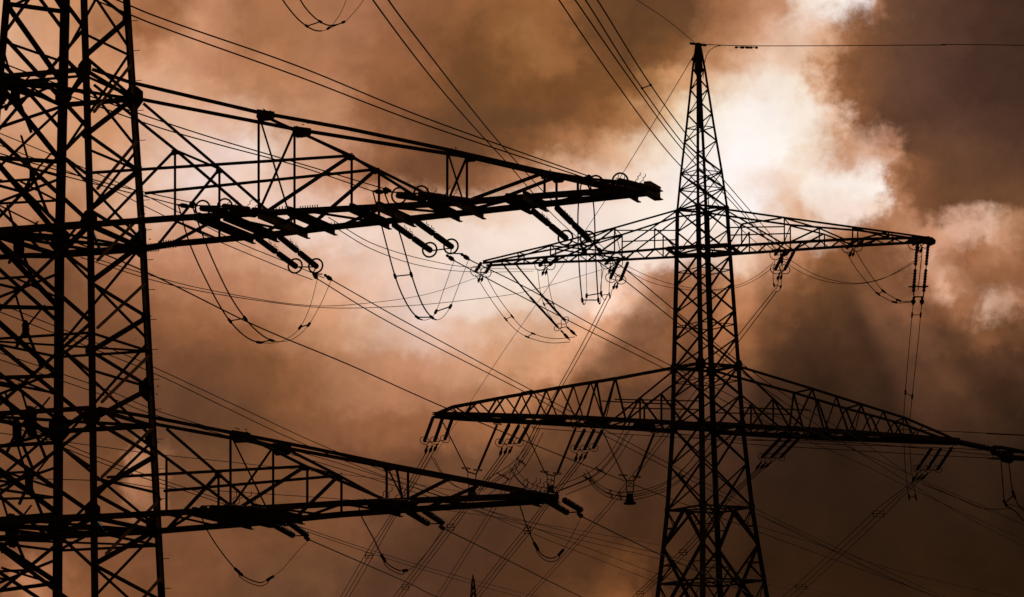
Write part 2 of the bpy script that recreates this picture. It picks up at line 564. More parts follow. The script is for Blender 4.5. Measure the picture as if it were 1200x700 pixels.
NR = lambda z: cL(1, -1, z)
FR = lambda z: cL(1, 1, z)
NL = lambda z: cL(-1, -1, z)
FL = lambda z: cL(-1, 1, z)
pylon = thing('lattice_pylon', 'large near steel lattice pylon cut by the left edge, two long arms reaching right', 'pylon',
              A0.copy(), 'lattice pylons')
ZTOP = zL(-560)
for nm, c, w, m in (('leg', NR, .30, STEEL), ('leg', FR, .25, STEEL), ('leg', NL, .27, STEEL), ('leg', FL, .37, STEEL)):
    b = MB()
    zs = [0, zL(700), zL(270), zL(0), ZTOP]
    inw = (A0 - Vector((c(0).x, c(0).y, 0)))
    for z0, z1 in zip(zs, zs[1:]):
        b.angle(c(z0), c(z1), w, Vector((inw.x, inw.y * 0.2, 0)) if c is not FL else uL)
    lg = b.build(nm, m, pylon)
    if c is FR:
        # olive strip added to paint the leg's lit side, down the outer flange
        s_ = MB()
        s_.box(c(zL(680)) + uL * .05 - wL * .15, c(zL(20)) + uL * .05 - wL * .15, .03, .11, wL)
        s_.build('lit_side_strip', OLIVE, lg)

levFR = [-145, -62, 22, 115, 200, 285, 372, 455, 535, 620, 705, 790, 880, 970]
levNR = [-105, -20, 66, 157, 246, 331, 412, 492, 578, 662, 748, 835, 925]
zFR = [z_at(FR, y) for y in levFR if z_at(FR, y) > 0.3]
zNR = [z_at(NR, y) for y in levNR if z_at(NR, y) > 0.3]
for i, z in enumerate(zFR):
    for zn in (zNR[i - 1] if i else None, zNR[i] if i < len(zNR) else None):
        if zn is None:
            continue
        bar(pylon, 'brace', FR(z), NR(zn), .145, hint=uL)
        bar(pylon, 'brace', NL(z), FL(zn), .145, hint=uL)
# crossed lighter bracing of the near and far faces
zX = [z_at(FR, y) for y in (-150, -60, 60, 175, 285, 400, 515, 620, 740, 870, 990)]
zX = [z for z in zX if z > 0.2] + [0.0]
for z0, z1 in zip(zX, zX[1:]):
    bar(pylon, 'diagonal', FL(z0), FR(z1), .105, hint=wL)
    bar(pylon, 'diagonal', FR(z0), FL(z1), .105, hint=wL)
    bar(pylon, 'face_brace', NL(z0), NR(z1), .155, hint=wL)
    bar(pylon, 'face_brace', NR(z0), NL(z1), .13, hint=wL)
    zm = (z0 + z1) / 2
    bar(pylon, 'redundant_strut', NL(zm), lerp(NL(z0), NR(z1), .5), .085, hint=wL)
    bar(pylon, 'redundant_strut', NL(zm), lerp(NL(z0), FL(z1), .5), .085, hint=uL)
    bar(pylon, 'redundant_strut', FL(zm), lerp(NL(z0), FL(z1), .4), .085, hint=uL)
    bar(pylon, 'redundant_strut', NL(z0 * .75 + z1 * .25), FL(z0 * .25 + z1 * .75), .10, hint=uL)
    bar(pylon, 'redundant_strut', FL(z0 * .75 + z1 * .25), NL(z0 * .25 + z1 * .75), .085, hint=uL)
    bar(pylon, 'redundant_strut', NR(zm), FL(z0), .085, hint=uL)
# secondary lattice braces, the sunlight on them painted as a paler steel
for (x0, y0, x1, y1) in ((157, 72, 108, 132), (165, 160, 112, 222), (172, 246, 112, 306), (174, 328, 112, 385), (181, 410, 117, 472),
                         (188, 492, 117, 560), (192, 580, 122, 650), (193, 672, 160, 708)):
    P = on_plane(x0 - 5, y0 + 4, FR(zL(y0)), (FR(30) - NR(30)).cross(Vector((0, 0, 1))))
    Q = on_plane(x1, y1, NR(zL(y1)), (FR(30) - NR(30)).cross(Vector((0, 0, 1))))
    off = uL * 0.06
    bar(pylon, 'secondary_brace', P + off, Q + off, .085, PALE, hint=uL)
# horizontals and plan bracing
for y in (66, 115, 200, 412, 455, 578, 640):
    z = z_at(FR, y)
    bar(pylon, 'horizontal_strut', NR(z), FR(z), .10)
    bar(pylon, 'horizontal_strut', NL(z), FL(z), .10)
    if y in (115, 412, 640):
        bar(pylon, 'horizontal_strut', NL(z), NR(z), .10)
        bar(pylon, 'horizontal_strut', FL(z), FR(z), .10)
        bar(pylon, 'horizontal_strut', NL(z), FR(z), .08)
        bar(pylon, 'horizontal_strut', NR(z), FL(z), .08)
ez = Vector((0, 0, 1))
for y, s in ((22, .2), (115, .42), (200, .2), (285, .45), (372, .2), (455, .42), (515, .3), (615, .42)):
    z = z_at(FR, y)
    gusset(pylon, FR(z) - uL * .02 - wL * .02, uL, ez, s, None if y == 115 else [(-1.1, -.45), (-.35, -1.15), (.28, -1.3), (.28, 1.2), (-.3, 1.1), (-1.1, .4)])
for y, s in ((80, .28), (258, .34), (488, .36), (600, .32), (410, .22), (157, .2)):
    gusset(pylon, NR(z_at(NR, y)) - wL * .06, uL, ez, s)
for y, s in ((112, .45), (280, .5), (500, .55), (620, .55)):
    gusset(pylon, NL(z_at(NL, y)) - wL * .06, uL, ez, s)
    gusset(pylon, FL(z_at(FL, y)) + wL * .06, uL, ez, s * .8)
pl_face = (FL(30), (FL(30) - NL(30)).cross(ez).normalized())
for x, y, sz in ((22, 286, .5), (36, 494, .55), (20, 505, .4), (34, 566, .36), (14, 622, .6), (30, 385, .3), (38, 205, .26), (18, 108, .42)):
    c = on_plane(x, y, *pl_face)
    gusset(pylon, c, wL, ez, sz)
    for q in ((-1, 1.1), (1, .9), (.8, -1.2), (-.9, -.8)):
        bar(pylon, 'stub_brace', c, c + wL * (q[0] * 1.3) + ez * (q[1] * 1.1) + uL * .15, .085, hint=uL)
for i in range(24):
    y = -10 + i * 35
    z = z_at(FR, y)
    p = FR(z)
    MB().rod(p, p + uL * .34, .013).build('step_bolt', STEEL, pylon)


def mirrorL(P):
    return P - uL * (2 * (P - A0).dot(uL))


def arm_planes(axis0, cn, cf, tip):
    # vertical planes of the near and far face of an arm, from the body corners to the tip
    nn = (tip - cn).cross(ez).normalized()
    nf = (tip - cf).cross(ez).normalized()
    return (cn, nn), (cf, nf)


def build_arm_L(nm, ytop, ybot, tip_px, near, far, desc):
    tip = on_plane(tip_px[0], tip_px[1], A0, wL)
    pn, pf = arm_planes(A0, NR(zL(ybot)), FR(zL(ybot)), tip)
    NN = lambda x, y: on_plane(x, y, *pn)
    FF = lambda x, y: on_plane(x, y, *pf)
    arms = []
    for mir in (False, True):
        f = mirrorL if mir else (lambda P: P)
        b = MB()
        ctop, cbot = .125, .2
        for L, lift_, corner_t, corner_b in ((near, NN, NR, NR), (far, FF, FR, FR)):
            tp = [lift_(*p) for p in L['top']]
            bt = [lift_(*p) for p in L['bot']]
            for pts, w in ((tp, ctop), (bt, cbot)):
                for p, q in zip(pts, pts[1:]):
                    b.angle(f(p), f(q), w, wL)
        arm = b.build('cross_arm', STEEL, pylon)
        arms.append(arm)
        for L, lift_ in ((near, NN), (far, FF)):
            for kind, w in (('post', .09), ('strut', .108), ('tie', .095), ('thin', .06)):
                for (x0, y0, x1, y1) in L.get(kind, []):
                    nme = {'post': 'hanger_post', 'strut': 'strut', 'tie': 'horizontal_tie', 'thin': 'sway_rod'}[kind]
                    bar(arm, nme, f(lift_(x0, y0)), f(lift_(x1, y1)), w, hint=wL)
    # members across the arm, from the near face to the far face
    for a, b_, w in far.get('cross', []):
        bar(arms[0], 'cross_tie', NN(*a), FF(*b_), w)
    return arms[0], NN, FF, tip


upN = dict(top=[(108, 82), (150, 96.5), (303, 132.5), (405, 151), (524, 176), (640, 202.5), (700, 213), (768, 221)],
           bot=[(107, 264), (200, 257), (300, 251), (400, 246), (530, 239), (640, 230), (768, 221)],
           post=[(205, 176, 205, 257), (303, 132, 303, 250), (412, 183, 412, 245), (524, 176, 524, 239), (638, 202, 638, 230),
                 (677, 210, 677, 227)],
           strut=[(110, 100, 205, 176), (205, 176, 292, 250), (205, 176, 122, 262), (312, 249, 411, 183), (303, 134, 411, 183), (411, 183, 500, 239),
                  (545, 237, 638, 203), (638, 203, 720, 224)],
           tie=[(107, 203, 411, 183)])
upF = dict(top=[(165, 117), (345, 152), (420, 164), (545, 184), (652, 208.5), (710, 217), (769, 224)],
           bot=[(170, 292), (200, 287), (300, 278), (400, 266), (530, 252), (640, 240), (769, 226)],
           post=[(257, 198, 257, 281), (345, 152, 345, 272), (444, 199, 444, 261), (547, 184, 547, 250), (652, 208, 652, 238)],
           strut=[(168, 122, 257, 198), (257, 198, 330, 262), (257, 198, 185, 287), (357, 271, 441, 199), (346, 153, 441, 199), (441, 199, 516, 236),
                  (590, 232, 652, 208), (652, 208, 730, 226)],
           tie=[(170, 227, 441, 199)],
           cross=[((303, 133), (345, 153), .12), ((303, 250), (345, 272), .1), ((524, 176), (547, 184), .1), ((638, 203), (652, 208), .1),
                  ((303, 134), (345, 271), .065), ((303, 249), (345, 153), .065), ((524, 176), (547, 250), .065), ((524, 238), (547, 184), .065),
                  ((200, 257), (257, 281), .09), ((260, 254), (200, 286), .09), ((260, 254), (345, 272), .09), ((360, 248), (300, 277), .09),
                  ((360, 248), (444, 261), .09), ((450, 243), (400, 265), .09), ((450, 243), (540, 251), .09), ((600, 234), (530, 251), .09),
                  ((600, 234), (660, 238), .08), ((690, 227), (640, 240), .08), ((411, 183), (441, 199), .09), ((205, 176), (257, 198), .09)])
ARM_U, UN, UF, TIPU = build_arm_L('upper', 100, 275, (769, 223), upN, upF, 'upper')
loN = dict(top=[(115, 479), (190, 492), (270, 507.5), (370, 527), (455, 545), (560, 565), (655, 583)],
           bot=[(110, 607), (190, 602.5), (300, 597), (400, 591), (500, 587), (655, 581)],
           post=[(270, 507, 270, 597), (360, 548, 360, 593), (453, 545, 453, 588), (195, 536, 195, 602)],
           strut=[(118, 480, 192, 535), (192, 535, 277, 598), (277, 598, 358, 547), (288, 512, 358, 547), (358, 547, 453, 587), (478, 586, 528, 561)],
           tie=[(125, 560, 358, 547)], thin=[])
loF = dict(top=[(183, 498), (320, 523), (400, 538), (480, 553), (560, 568), (655, 586)],
           bot=[(184, 623.5), (300, 614), (400, 604), (500, 597), (655, 587)],
           post=[(256, 556, 256, 617), (320, 523, 320, 612), (400, 558, 400, 604), (478, 552, 478, 598)],
           strut=[(195, 503, 256, 556), (256, 556, 303, 597), (197, 620, 256, 556), (345, 609, 397, 558), (334, 526, 397, 558), (397, 558, 452, 588),
                  (500, 596, 560, 570)],
           tie=[(192, 576, 397, 558)],
           cross=[((270, 508), (320, 523), .11), ((270, 597), (320, 612), .1), ((453, 545), (480, 553), .1), ((270, 509), (320, 611), .06),
                  ((270, 596), (320, 524), .06), ((453, 546), (478, 597), .06), ((464, 547), (472, 590), .09), ((190, 602), (256, 617), .08), ((230, 600), (195, 622), .08),
                  ((230, 600), (310, 613), .08), ((320, 596), (270, 616), .08), ((320, 596), (390, 605), .08), ((400, 591), (350, 609), .08),
                  ((400, 591), (460, 600), .08), ((500, 587), (440, 601), .08), ((500, 587), (560, 592), .08), ((358, 547), (397, 558), .08)])
ARM_D, DN, DF, TIPD = build_arm_L('lower', 490, 610, (656, 584), loN, loF, 'lower')
# chords carried through the body, with plan bracing
for NNz, FFz in ((UN, UF), (DN, DF)):
    yb = 264 if NNz is UN else 607
    yf = 292 if NNz is UN else 623
    zn = z_at(NR, yb)
    zf = z_at(FR, yf)
    b = MB()
    b.angle(NL(zn), NR(zn), .24, wL)
    b.angle(FL(zf), FR(zf), .24, wL)
    b.channel(NR(zn), FR(zf), .12, .22)
    b.channel(NL(zn), FL(zf), .12, .22)
    b.angle(NR(zn), FL(zf), .13)
    b.angle(NL(zn), FR(zf), .13)
    m1, m2 = lerp(NL(zn), NR(zn), .5), lerp(FL(zf), FR(zf), .5)
    b.angle(m1, FR(zf), .1)
    b.angle(m1, FL(zf), .1)
    b.angle(m2, NR(zn), .1)
    b.angle(m2, NL(zn), .1)
    b.build('arm_girdle', STEEL, pylon)
    zt = z_at(NR, 82 if NNz is UN else 479)
    zft = z_at(FR, 117 if NNz is UN else 500)
    b = MB()
    b.angle(NL(zt), NR(zt), .16, wL)
    b.angle(FL(zft), FR(zft), .16, wL)
    b.angle(NR(zt), FR(zft), .16)
    b.angle(NL(zt), FL(zft), .16)
    b.angle(NL(zt), FR(zft), .12)
    b.angle(NR(zt), FL(zft), .12)
    b.build('arm_girdle', STEEL, pylon)
for (x, y, L_, s) in ((311, 133.5, UN, .34), (354, 153, UF, .34), (205, 178, UN, .14), (257, 200, UF, .14), (411, 184, UN, .16), (441, 200, UF, .16),
                      (532, 178, UN, .2), (552, 185, UF, .2), (640, 204, UN, .22), (654, 209, UF, .22)):
    c = L_(x, y)
    gusset(ARM_U, c, uL, ez, s, [(-1, -.3), (-.6, -.75), (.7, -.75), (1, -.5), (1, .15), (-.9, .55)])
for (x, y, L_, s) in ((282, 510, DN, .36), (330, 525, DF, .36), (256, 557, DF, .15), (358, 548, DN, .15), (397, 559, DF, .15), (455, 547, DN, .2)):
    gusset(ARM_D, L_(x, y), uL, ez, s, [(-1, -.3), (-.6, -.75), (.7, -.75), (1, -.5), (1, .15), (-.9, .55)])
# bolt rows standing proud of the chords
for x0, x1, L_, yy in ((313, 338, UN, 249), (352, 372, UN, 247), (366, 392, UF, 268), (186, 206, UF, 287.5), (172, 186, UF, 291)):
    b = MB()
    for i in range(8):
        x = lerp(x0, x1, i / 7)
        p = L_(x, yy - (x - x0) * .09)
        b.rod(p - ez * .15, p + ez * .16, .018, 6)
    b.build('bolt_row', STEEL, ARM_U)
# crossbeams that carry the insulators, sticking out past both chords
nU = (TIPU - FR(28)).cross(ez).normalized()
XB_U, XB_D = [], []


def crossbeam(arm, farx, fary, NNf, FFf, over, m=STEEL, short=0.0):
    pf = FFf(farx, fary)
    # find the near chord point on the same line across the arm
    d = wL
    pn = pf - d * 0.1
    t = 0
    while t < 8:
        t += .1
        q = pf - d * t
        w_ = (q - NNf.pl[0]).dot(NNf.pl[1]) * NNf.sg
        if w_ <= 0:
            break
    pn = pf - d * t
    b = MB()
    b.channel(pn - d * over + ez * .02, pf + d * over + ez * .02, .13, .32, uL)
    b.build('crossbeam', m, arm)
    return pn - d * over, pf + d * over


class Face:
    def __init__(self, pl, ref):
        self.pl = pl
        self.sg = 1 if (ref - pl[0]).dot(pl[1]) > 0 else -1

    def __call__(self, x, y):
        return on_plane(x, y, *self.pl)


pnU, pfU = arm_planes(A0, NR(zL(275)), FR(zL(275)), TIPU)
pnD, pfD = arm_planes(A0, NR(zL(610)), FR(zL(610)), TIPD)
UNf, UFf = Face(pnU, pfU[0]), Face(pfU, pnU[0])
DNf, DFf = Face(pnD, pfD[0]), Face(pfD, pnD[0])
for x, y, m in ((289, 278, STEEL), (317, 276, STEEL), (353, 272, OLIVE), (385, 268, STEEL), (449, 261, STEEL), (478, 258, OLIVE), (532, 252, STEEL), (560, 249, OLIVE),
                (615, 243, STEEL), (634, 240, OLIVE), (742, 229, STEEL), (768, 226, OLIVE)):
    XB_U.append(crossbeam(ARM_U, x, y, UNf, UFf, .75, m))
for x, y in ((290, 615), (312, 613), (330, 611), (350, 609), (465, 600), (484, 598), (628, 588), (648, 587)):
    XB_D.append(crossbeam(ARM_D, x, y, DNf, DFf, .5))


def curve3(pts, sub=8):
    if len(pts) == 2:
        return [lerp(pts[0], pts[1], i / 12) for i in range(13)]
    out_ = []
    P = [pts[0] * 2 - pts[1]] + pts + [pts[-1] * 2 - pts[-2]]
    for i in range(1, len(P) - 2):
        p0, p1, p2, p3 = P[i - 1:i + 3]
        for s in range(sub):
            t = s / sub
            out_.append(.5 * ((2 * p1) + (p2 - p0) * t + (2 * p0 - 5 * p1 + 4 * p2 - p3) * t * t + (3 * p1 - p0 - 3 * p2 + p3) * t ** 3))
    out_.append(pts[-1])
    return out_


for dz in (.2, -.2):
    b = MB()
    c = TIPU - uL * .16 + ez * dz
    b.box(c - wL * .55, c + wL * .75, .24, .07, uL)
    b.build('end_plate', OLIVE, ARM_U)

# ------------------------------------------------------------------ insulator strings
def shed_profile(L, r, pitch, caps=True):
    n = max(6, int(L / pitch))
    pr = [(0, r * .45), (.03, r * .45)]
    for i in range(n):
        a = .03 + .94 * i / n
        s = .94 / n
        pr += [(a + s * .1, r * .72), (a + s * .45, r), (a + s * .6, r), (a + s * .95, r * .72)]
    pr += [(.97, r * .45), (1, r * .45)]
    return pr


def insulator(parent, a, b, r, sections=2, pitch=.14, gap=.05, n=8):
    mb = MB()
    L = (b - a).length
    for s in range(sections):
        p = lerp(a, b, (s + (gap if s else 0)) / sections)
        q = lerp(a, b, (s + 1 - (gap if s < sections - 1 else 0)) / sections)
        mb.lathe(p, q, shed_profile((q - p).length, r, pitch), n)
    mb.rod(a, b, r * .3, 5)
    return mb.build('insulator', PORC, parent)


def horn(mb, p, d, s):
    pts = [p, p + ez * (.25 * s) - d * (.05 * s), p + ez * (.38 * s) - d * (.3 * s), p + ez * (.6 * s) - d * (.25 * s), p + ez * (.72 * s) - d * (.5 * s), p + ez * (1.0 * s) - d * (.52 * s)]
    mb.tube(curve3(pts, 3), .013, 4)


def string_set(label, cat_group, rods, yoke, clamps, r=.075, ringR=.27, ringr=.026, sections=2, horns=True, pitch=.14, hs=.33, yw=.075, rings_top=False, n=8):
    """rods: list of (A,B) 3D; yoke: list of 3D points of the yoke bars; clamps: list of (point, direction)"""
    t = thing('insulator_string', label, 'insulator', rods[0][0], cat_group)
    for a, b in rods:
        io = insulator(t, a, b, r, sections, pitch, n=n)
        ax = (b - a).normalized()
        if ringR:
            MB().ring(b - ax * .18, ax, ringR, ringr, 22).build('grading_ring', FIT, t)
            if rings_top:
                MB().ring(a + ax * .18, ax, ringR, ringr, 18).build('grading_ring', FIT, t)
        if horns:
            for tt in (.42, .56):
                hb = MB()
                horn(hb, lerp(a, b, tt) + ez * r * .6, ax.cross(ez).normalized(), hs)
                hb.build('arcing_horn', FIT, t)
    yb = MB()
    for p, q in zip(yoke, yoke[1:]):
        yb.box(p, q, yw * .5, yw, ez)
    yb.build('yoke_plate', FIT, t)
    for p, q in clamps:
        d = (q - p)
        MB().lathe(p, q, [(0, yw * .3), (.1, yw * .8), (.3, yw * .5), (.45, yw * 1.1), (.7, yw * 1.1), (.85, yw * .5), (1, yw * .35)], 7).build('clamp', FIT, t)
    return t


# near pylon, upper arm: three phases, each with an outgoing string (away) and an incoming one (towards us)
GIL = 'insulator strings on the near pylon'
FAR_CL, NEAR_CL = [], []
phU = [
    dict(f=[((301, 279), (347.5, 313)), ((327, 277), (371.5, 313))], y=[(347, 313), (371, 313), (366, 321), (378, 321.5)], c=[((367, 321), (372, 327)), ((380, 322), (390, 329))],
         n=[((300, 252), (235, 244)), ((326, 250), (261, 242))], ny=[(235, 244), (261, 242), (228, 241)], nc=[((228, 243), (207, 240)), ((231, 241), (222, 237))]),
    dict(f=[((461, 263), (505, 294)), ((487, 259), (530, 290))], y=[(505, 294), (529, 291), (528, 297), (540, 297.5)], c=[((523, 299), (533, 306)), ((540, 297.5), (551, 305))],
         n=[((535, 239), (465, 229)), ((560, 237), (491, 227))], ny=[(465, 229), (491, 227), (455, 225)], nc=[((455, 226), (436, 224)), ((458, 224), (449, 221))]),
    dict(f=[((624, 247), (664, 280)), ((652, 243), (690, 281))], y=[(664, 280), (680, 287), (690, 282), (697, 288)], c=[((680, 287), (688, 298)), ((697, 288), (707, 298))],
         n=[((748, 224), (696, 215)), ((769, 222), (725, 212))], ny=[(696, 215), (725, 212), (690, 209)], nc=[((692, 212), (684, 208)), ((694, 210), (688, 206))]),
]
order = ['nearest the body', 'at mid arm', 'nearest the arm tip']
for i, d in enumerate(phU):
    rods = []
    yA = [UFf(*a).y + .5 for a, b in d['f']]
    for (a, b), y0 in zip(d['f'], yA):
        rods.append((at(*a, y0), at(*b, y0 + 4.6)))
    yE = yA[0] + 4.7
    string_set('thick double insulator slanting down right under the upper near arm, ' + order[i], GIL,
               rods, [at(*p, yE) for p in d['y']], [(at(*a, yE + .1), at(*b, yE + .7)) for a, b in d['c']], r=.115, ringR=.265, ringr=.036)
    FAR_CL.append([(b, yE + .7) for a, b in d['c']])
    rods = []
    yA = [UNf(*a).y - .4 for a, b in d['n']]
    for (a, b), y0 in zip(d['n'], yA):
        rods.append((at(*a, y0), at(*b, y0 - 4.6)))
    yE = yA[0] - 4.7
    string_set('left pointing double insulator lying along the upper near arm, ' + order[i], GIL,
               rods, [at(*p, yE) for p in d['ny']], [(at(*a, yE - .1), at(*b, yE - .7)) for a, b in d['nc']], r=.11, ringR=.265, ringr=.034)
    NEAR_CL.append([(b, yE - .7) for a, b in d['nc']])
phD = [
    dict(f=[((317, 613), (344, 628)), ((337, 611), (360, 628))], y=[(343, 628), (360, 628), (356, 631)], c=[((357, 630), (363, 633))],
         n=[((298, 600), (246, 594)), ((318, 598), (262, 593))], ny=[(246, 594), (262, 593), (240, 593)], nc=[((242, 594), (234, 596))]),
    dict(f=[((477, 599), (502, 614)), ((496, 598), (519, 613))], y=[(502, 614), (518, 614), (516, 618)], c=[((515, 617), (521, 620))],
         n=[((470, 592), (425, 587)), ((490, 590), (442, 586))], ny=[(425, 587), (442, 586), (420, 586)], nc=[((424, 587), (418, 589))]),
    dict(f=[((643, 588), (665, 601)), ((661, 586), (681, 598))], y=[(664, 601), (680, 600), (676, 603)], c=[((677, 602), (683, 606))],
         n=[((640, 583), (604, 577)), ((654, 582), (616, 576))], ny=[(604, 577), (616, 576), (600, 576)], nc=[((604, 577), (598, 578))]),
]
FAR_CD, NEAR_CD = [], []
for i, d in enumerate(phD):
    yA = [DFf(*a).y + .4 for a, b in d['f']]
    rods = [(at(*a, y0), at(*b, y0 + 3.2)) for (a, b), y0 in zip(d['f'], yA)]
    yE = yA[0] + 3.2
    string_set('short double insulator hanging right below the lower near arm, ' + order[i], GIL,
               rods, [at(*p, yE) for p in d['y']], [(at(*a, yE), at(*b, yE + .5)) for a, b in d['c']], r=.115, ringR=0, sections=1, horns=False)
    hb = None
    FAR_CD.append([(d['c'][0][1], yE + .5)])
    yA = [DNf(*a).y - .4 for a, b in d['n']]
    rods = [(at(*a, y0), at(*b, y0 - 3.2)) for (a, b), y0 in zip(d['n'], yA)]
    yE = yA[0] - 3.2
    string_set('left pointing double insulator lying along the lower near arm, ' + order[i], GIL,
               rods, [at(*p, yE) for p in d['ny']], [(at(*a, yE), at(*b, yE - .5)) for a, b in d['nc']], r=.08, ringR=0, sections=1, horns=True, hs=.5)
    NEAR_CD.append([(d['nc'][0][1], yE - .5)])


# ------------------------------------------------------------------ cables
def run(px, d0, d1):
    """sky path of a cable with distances d0..d1 at its ends -> 3D points"""
    s = [0]
    for a, b in zip(px, px[1:]):
        s.append(s[-1] + math.hypot(b[0] - a[0], b[1] - a[1]))
    return [at(p[0], p[1], 1 / (1 / d0 + (1 / d1 - 1 / d0) * t / s[-1])) for p, t in zip(px, s)]


def cable_set(name, label, cat, paths, r, group=None, spacers=(), sp_r=None, frame=False, dampers=(), thin=0):
    """paths: [(pixels, d0, d1)]; spacers: fractions where the cables are tied together"""
    cs = [curve3(run(*p)) for p in paths]
    if len(cs) == 1 and not spacers and not dampers:
        o = MB().tube(cs[0], r).build(name, CABLE)
        o['label'] = label
        o['category'] = cat
        if group:
            o['group'] = group
        return o
    t = thing(name, label, cat, cs[0][0], group)
    for c in cs:
        rl = r
        if thin:          # slimmer past this fraction, to imitate wire washed out by bright sky
            n_ = len(c)
            rl = [r if i < thin * n_ else r * .42 for i in range(n_)]
        MB().tube(c, rl).build('cable', CABLE, t)
    sr = sp_r or r * 1.1
    for fr in spacers:
        pts = []
        for c in cs:
            i = fr * (len(c) - 1)
            k_ = min(int(i), len(c) - 2)
            pts.append((lerp(c[k_], c[k_ + 1], i - k_), (c[k_ + 1] - c[k_]).normalized()))
        b = MB()
        ps = [p for p, d_ in pts]
        if frame and len(ps) == 3:      # square spacer frame round a triple bundle
            e_ = (ps[2] - ps[0]) * -.12
            h_ = ez * .30
            for hh in (h_, -h_):
                b.rod(ps[0] - e_ + hh, ps[2] + e_ + hh, sr * .8, 5)
            for p in (ps[0] - e_, ps[2] + e_):
                b.rod(p - h_ * 1.25, p + h_ * 1.25, sr * .8, 5)
        elif frame and len(ps) > 2:
            ps = ps + [ps[0]]
        for p, q in zip(ps, ps[1:]):
            b.rod(p, q, sr, 5)
        for p, d_ in pts:
            kf = 1.25 if frame else 2.2
            b.rod(p - d_ * sr * 2.7 * kf, p + d_ * sr * 2.7 * kf, sr * kf, 6)
        b.build('spacer', FIT, t)
    for ci, fr in dampers:
        c = cs[ci]
        i = fr * (len(c) - 1)
        k_ = min(int(i), len(c) - 2)
        p = lerp(c[k_], c[k_ + 1], i - k_)
        d_ = (c[k_ + 1] - c[k_]).normalized()
        b = MB()
        dn = -ez * .17
        b.tube([p, p + dn], .04, 4)
        b.tube([p + dn - d_ * .3, p + dn * .85, p + dn + d_ * .3], .03, 4)
        b.lathe(p + dn - d_ * .45, p + dn - d_ * .14, [(0, .05), (.3, .12), (.8, .1), (1, .04)], 6)
        b.lathe(p + dn + d_ * .14, p + dn + d_ * .45, [(0, .04), (.2, .1), (.7, .12), (1, .05)], 6)
        b.build('damper', FIT, t)
    return t


CN = 'conductor'
GC = 'conductor bundles strung from the near pylon'
rC = .021
# incoming spans, rising to the upper left and passing overhead
(ca, cb) = NEAR_CL[2]
cable_set('conductor_bundle', 'highest twin cables rising left from the upper near arm tip', CN,
          [([(688, 206), (500, 139), (350, 78), (200, 25.5), (130, -3), (-150, -125)], NEAR_CL[2][1][1], 90), ([(684, 208), (500, 147), (350, 90), (200, 36), (130, 8), (-150, -108)], NEAR_CL[2][0][1], 90)], rC, GC)
cable_set('conductor_bundle', 'twin cables crossing the truss of the upper near arm from its middle insulator up left', CN,
          [([(449, 221), (345, 190), (250, 162), (165, 134), (60, 96), (-150, 15)], NEAR_CL[1][1][1], 95), ([(436, 224), (350, 195), (250, 168), (175, 146), (60, 105), (-150, 30)], NEAR_CL[1][0][1], 95)], .019, GC)
cable_set('conductor_bundle', 'twin cables running left through the near pylon body from the innermost upper insulator', CN,
          [([(222, 237), (172, 226), (110, 211), (0, 180), (-150, 130)], NEAR_CL[0][1][1], 105), ([(207, 240), (172, 231), (112, 216), (0, 186), (-150, 140)], NEAR_CL[0][0][1], 105)], .019, GC)
# outgoing spans, falling to the lower right
yE = [FAR_CL[i][0][1] for i in range(3)]
cable_set('conductor_bundle', 'twin cables falling right from the innermost upper insulator across the middle of the sky', CN,
          [([(390, 329), (480, 380), (622, 457), (709, 504), (787, 545), (890, 599), (1000, 651), (1108, 700), (1260, 764)], yE[0], 520),
           ([(372, 327), (460, 380), (610, 457), (700, 506), (787, 551), (884, 601), (990, 652), (1095, 700), (1250, 766)], yE[0], 520)], .022, GC)
cable_set('conductor_bundle', 'twin cables falling right from the middle upper insulator towards the far pylon body', CN,
          [([(551, 305), (620, 339), (700, 384), (791, 431), (900, 484), (1010, 531), (1100, 571), (1260, 640)], yE[1], 520),
           ([(533, 306), (610, 347), (700, 393), (782, 434), (900, 496), (1012, 545), (1100, 588), (1250, 655)], yE[1], 520)], .022, GC)
cable_set('conductor_bundle', 'twin cables falling right from the arm tip insulator behind the far pylon body', CN,
          [([(707, 298), (737, 319), (791, 364), (866, 424), (940, 476), (1012, 519), (1080, 564), (1152, 596), (1260, 640)], yE[2], 520),
           ([(688, 298), (731, 328), (791, 376), (866, 434), (940, 486), (1000, 526), (1066, 566), (1140, 610), (1260, 670)], yE[2], 520)], .022, GC)
yD = [FAR_CD[i][0][1] for i in range(3)]
cable_set('conductor', 'single cable falling right from the lower near arm string nearest the body', CN, [([(363, 633), (480, 684), (520, 703), (640, 752)], yD[0], 330)], .024, GC)
cable_set('conductor', 'single cable falling right from the middle lower near arm string', CN, [([(521, 620), (600, 659), (680, 699), (800, 756)], yD[1], 330)], .024, GC)
cable_set('conductor', 'single cable falling right from the tip string of the lower near arm', CN, [([(683, 606), (740, 634), (790, 657), (900, 705), (1000, 745)], yD[2], 360)], .024, GC)

# jumper loops of the near pylon
GJ = 'jumper loops of the near pylon'


def loop(label, paths, spacers, r=.026, grp=GJ, thin=.56):
    return cable_set('jumper_loop', label, 'jumper', paths, r, grp, spacers, r * .9, thin=thin)


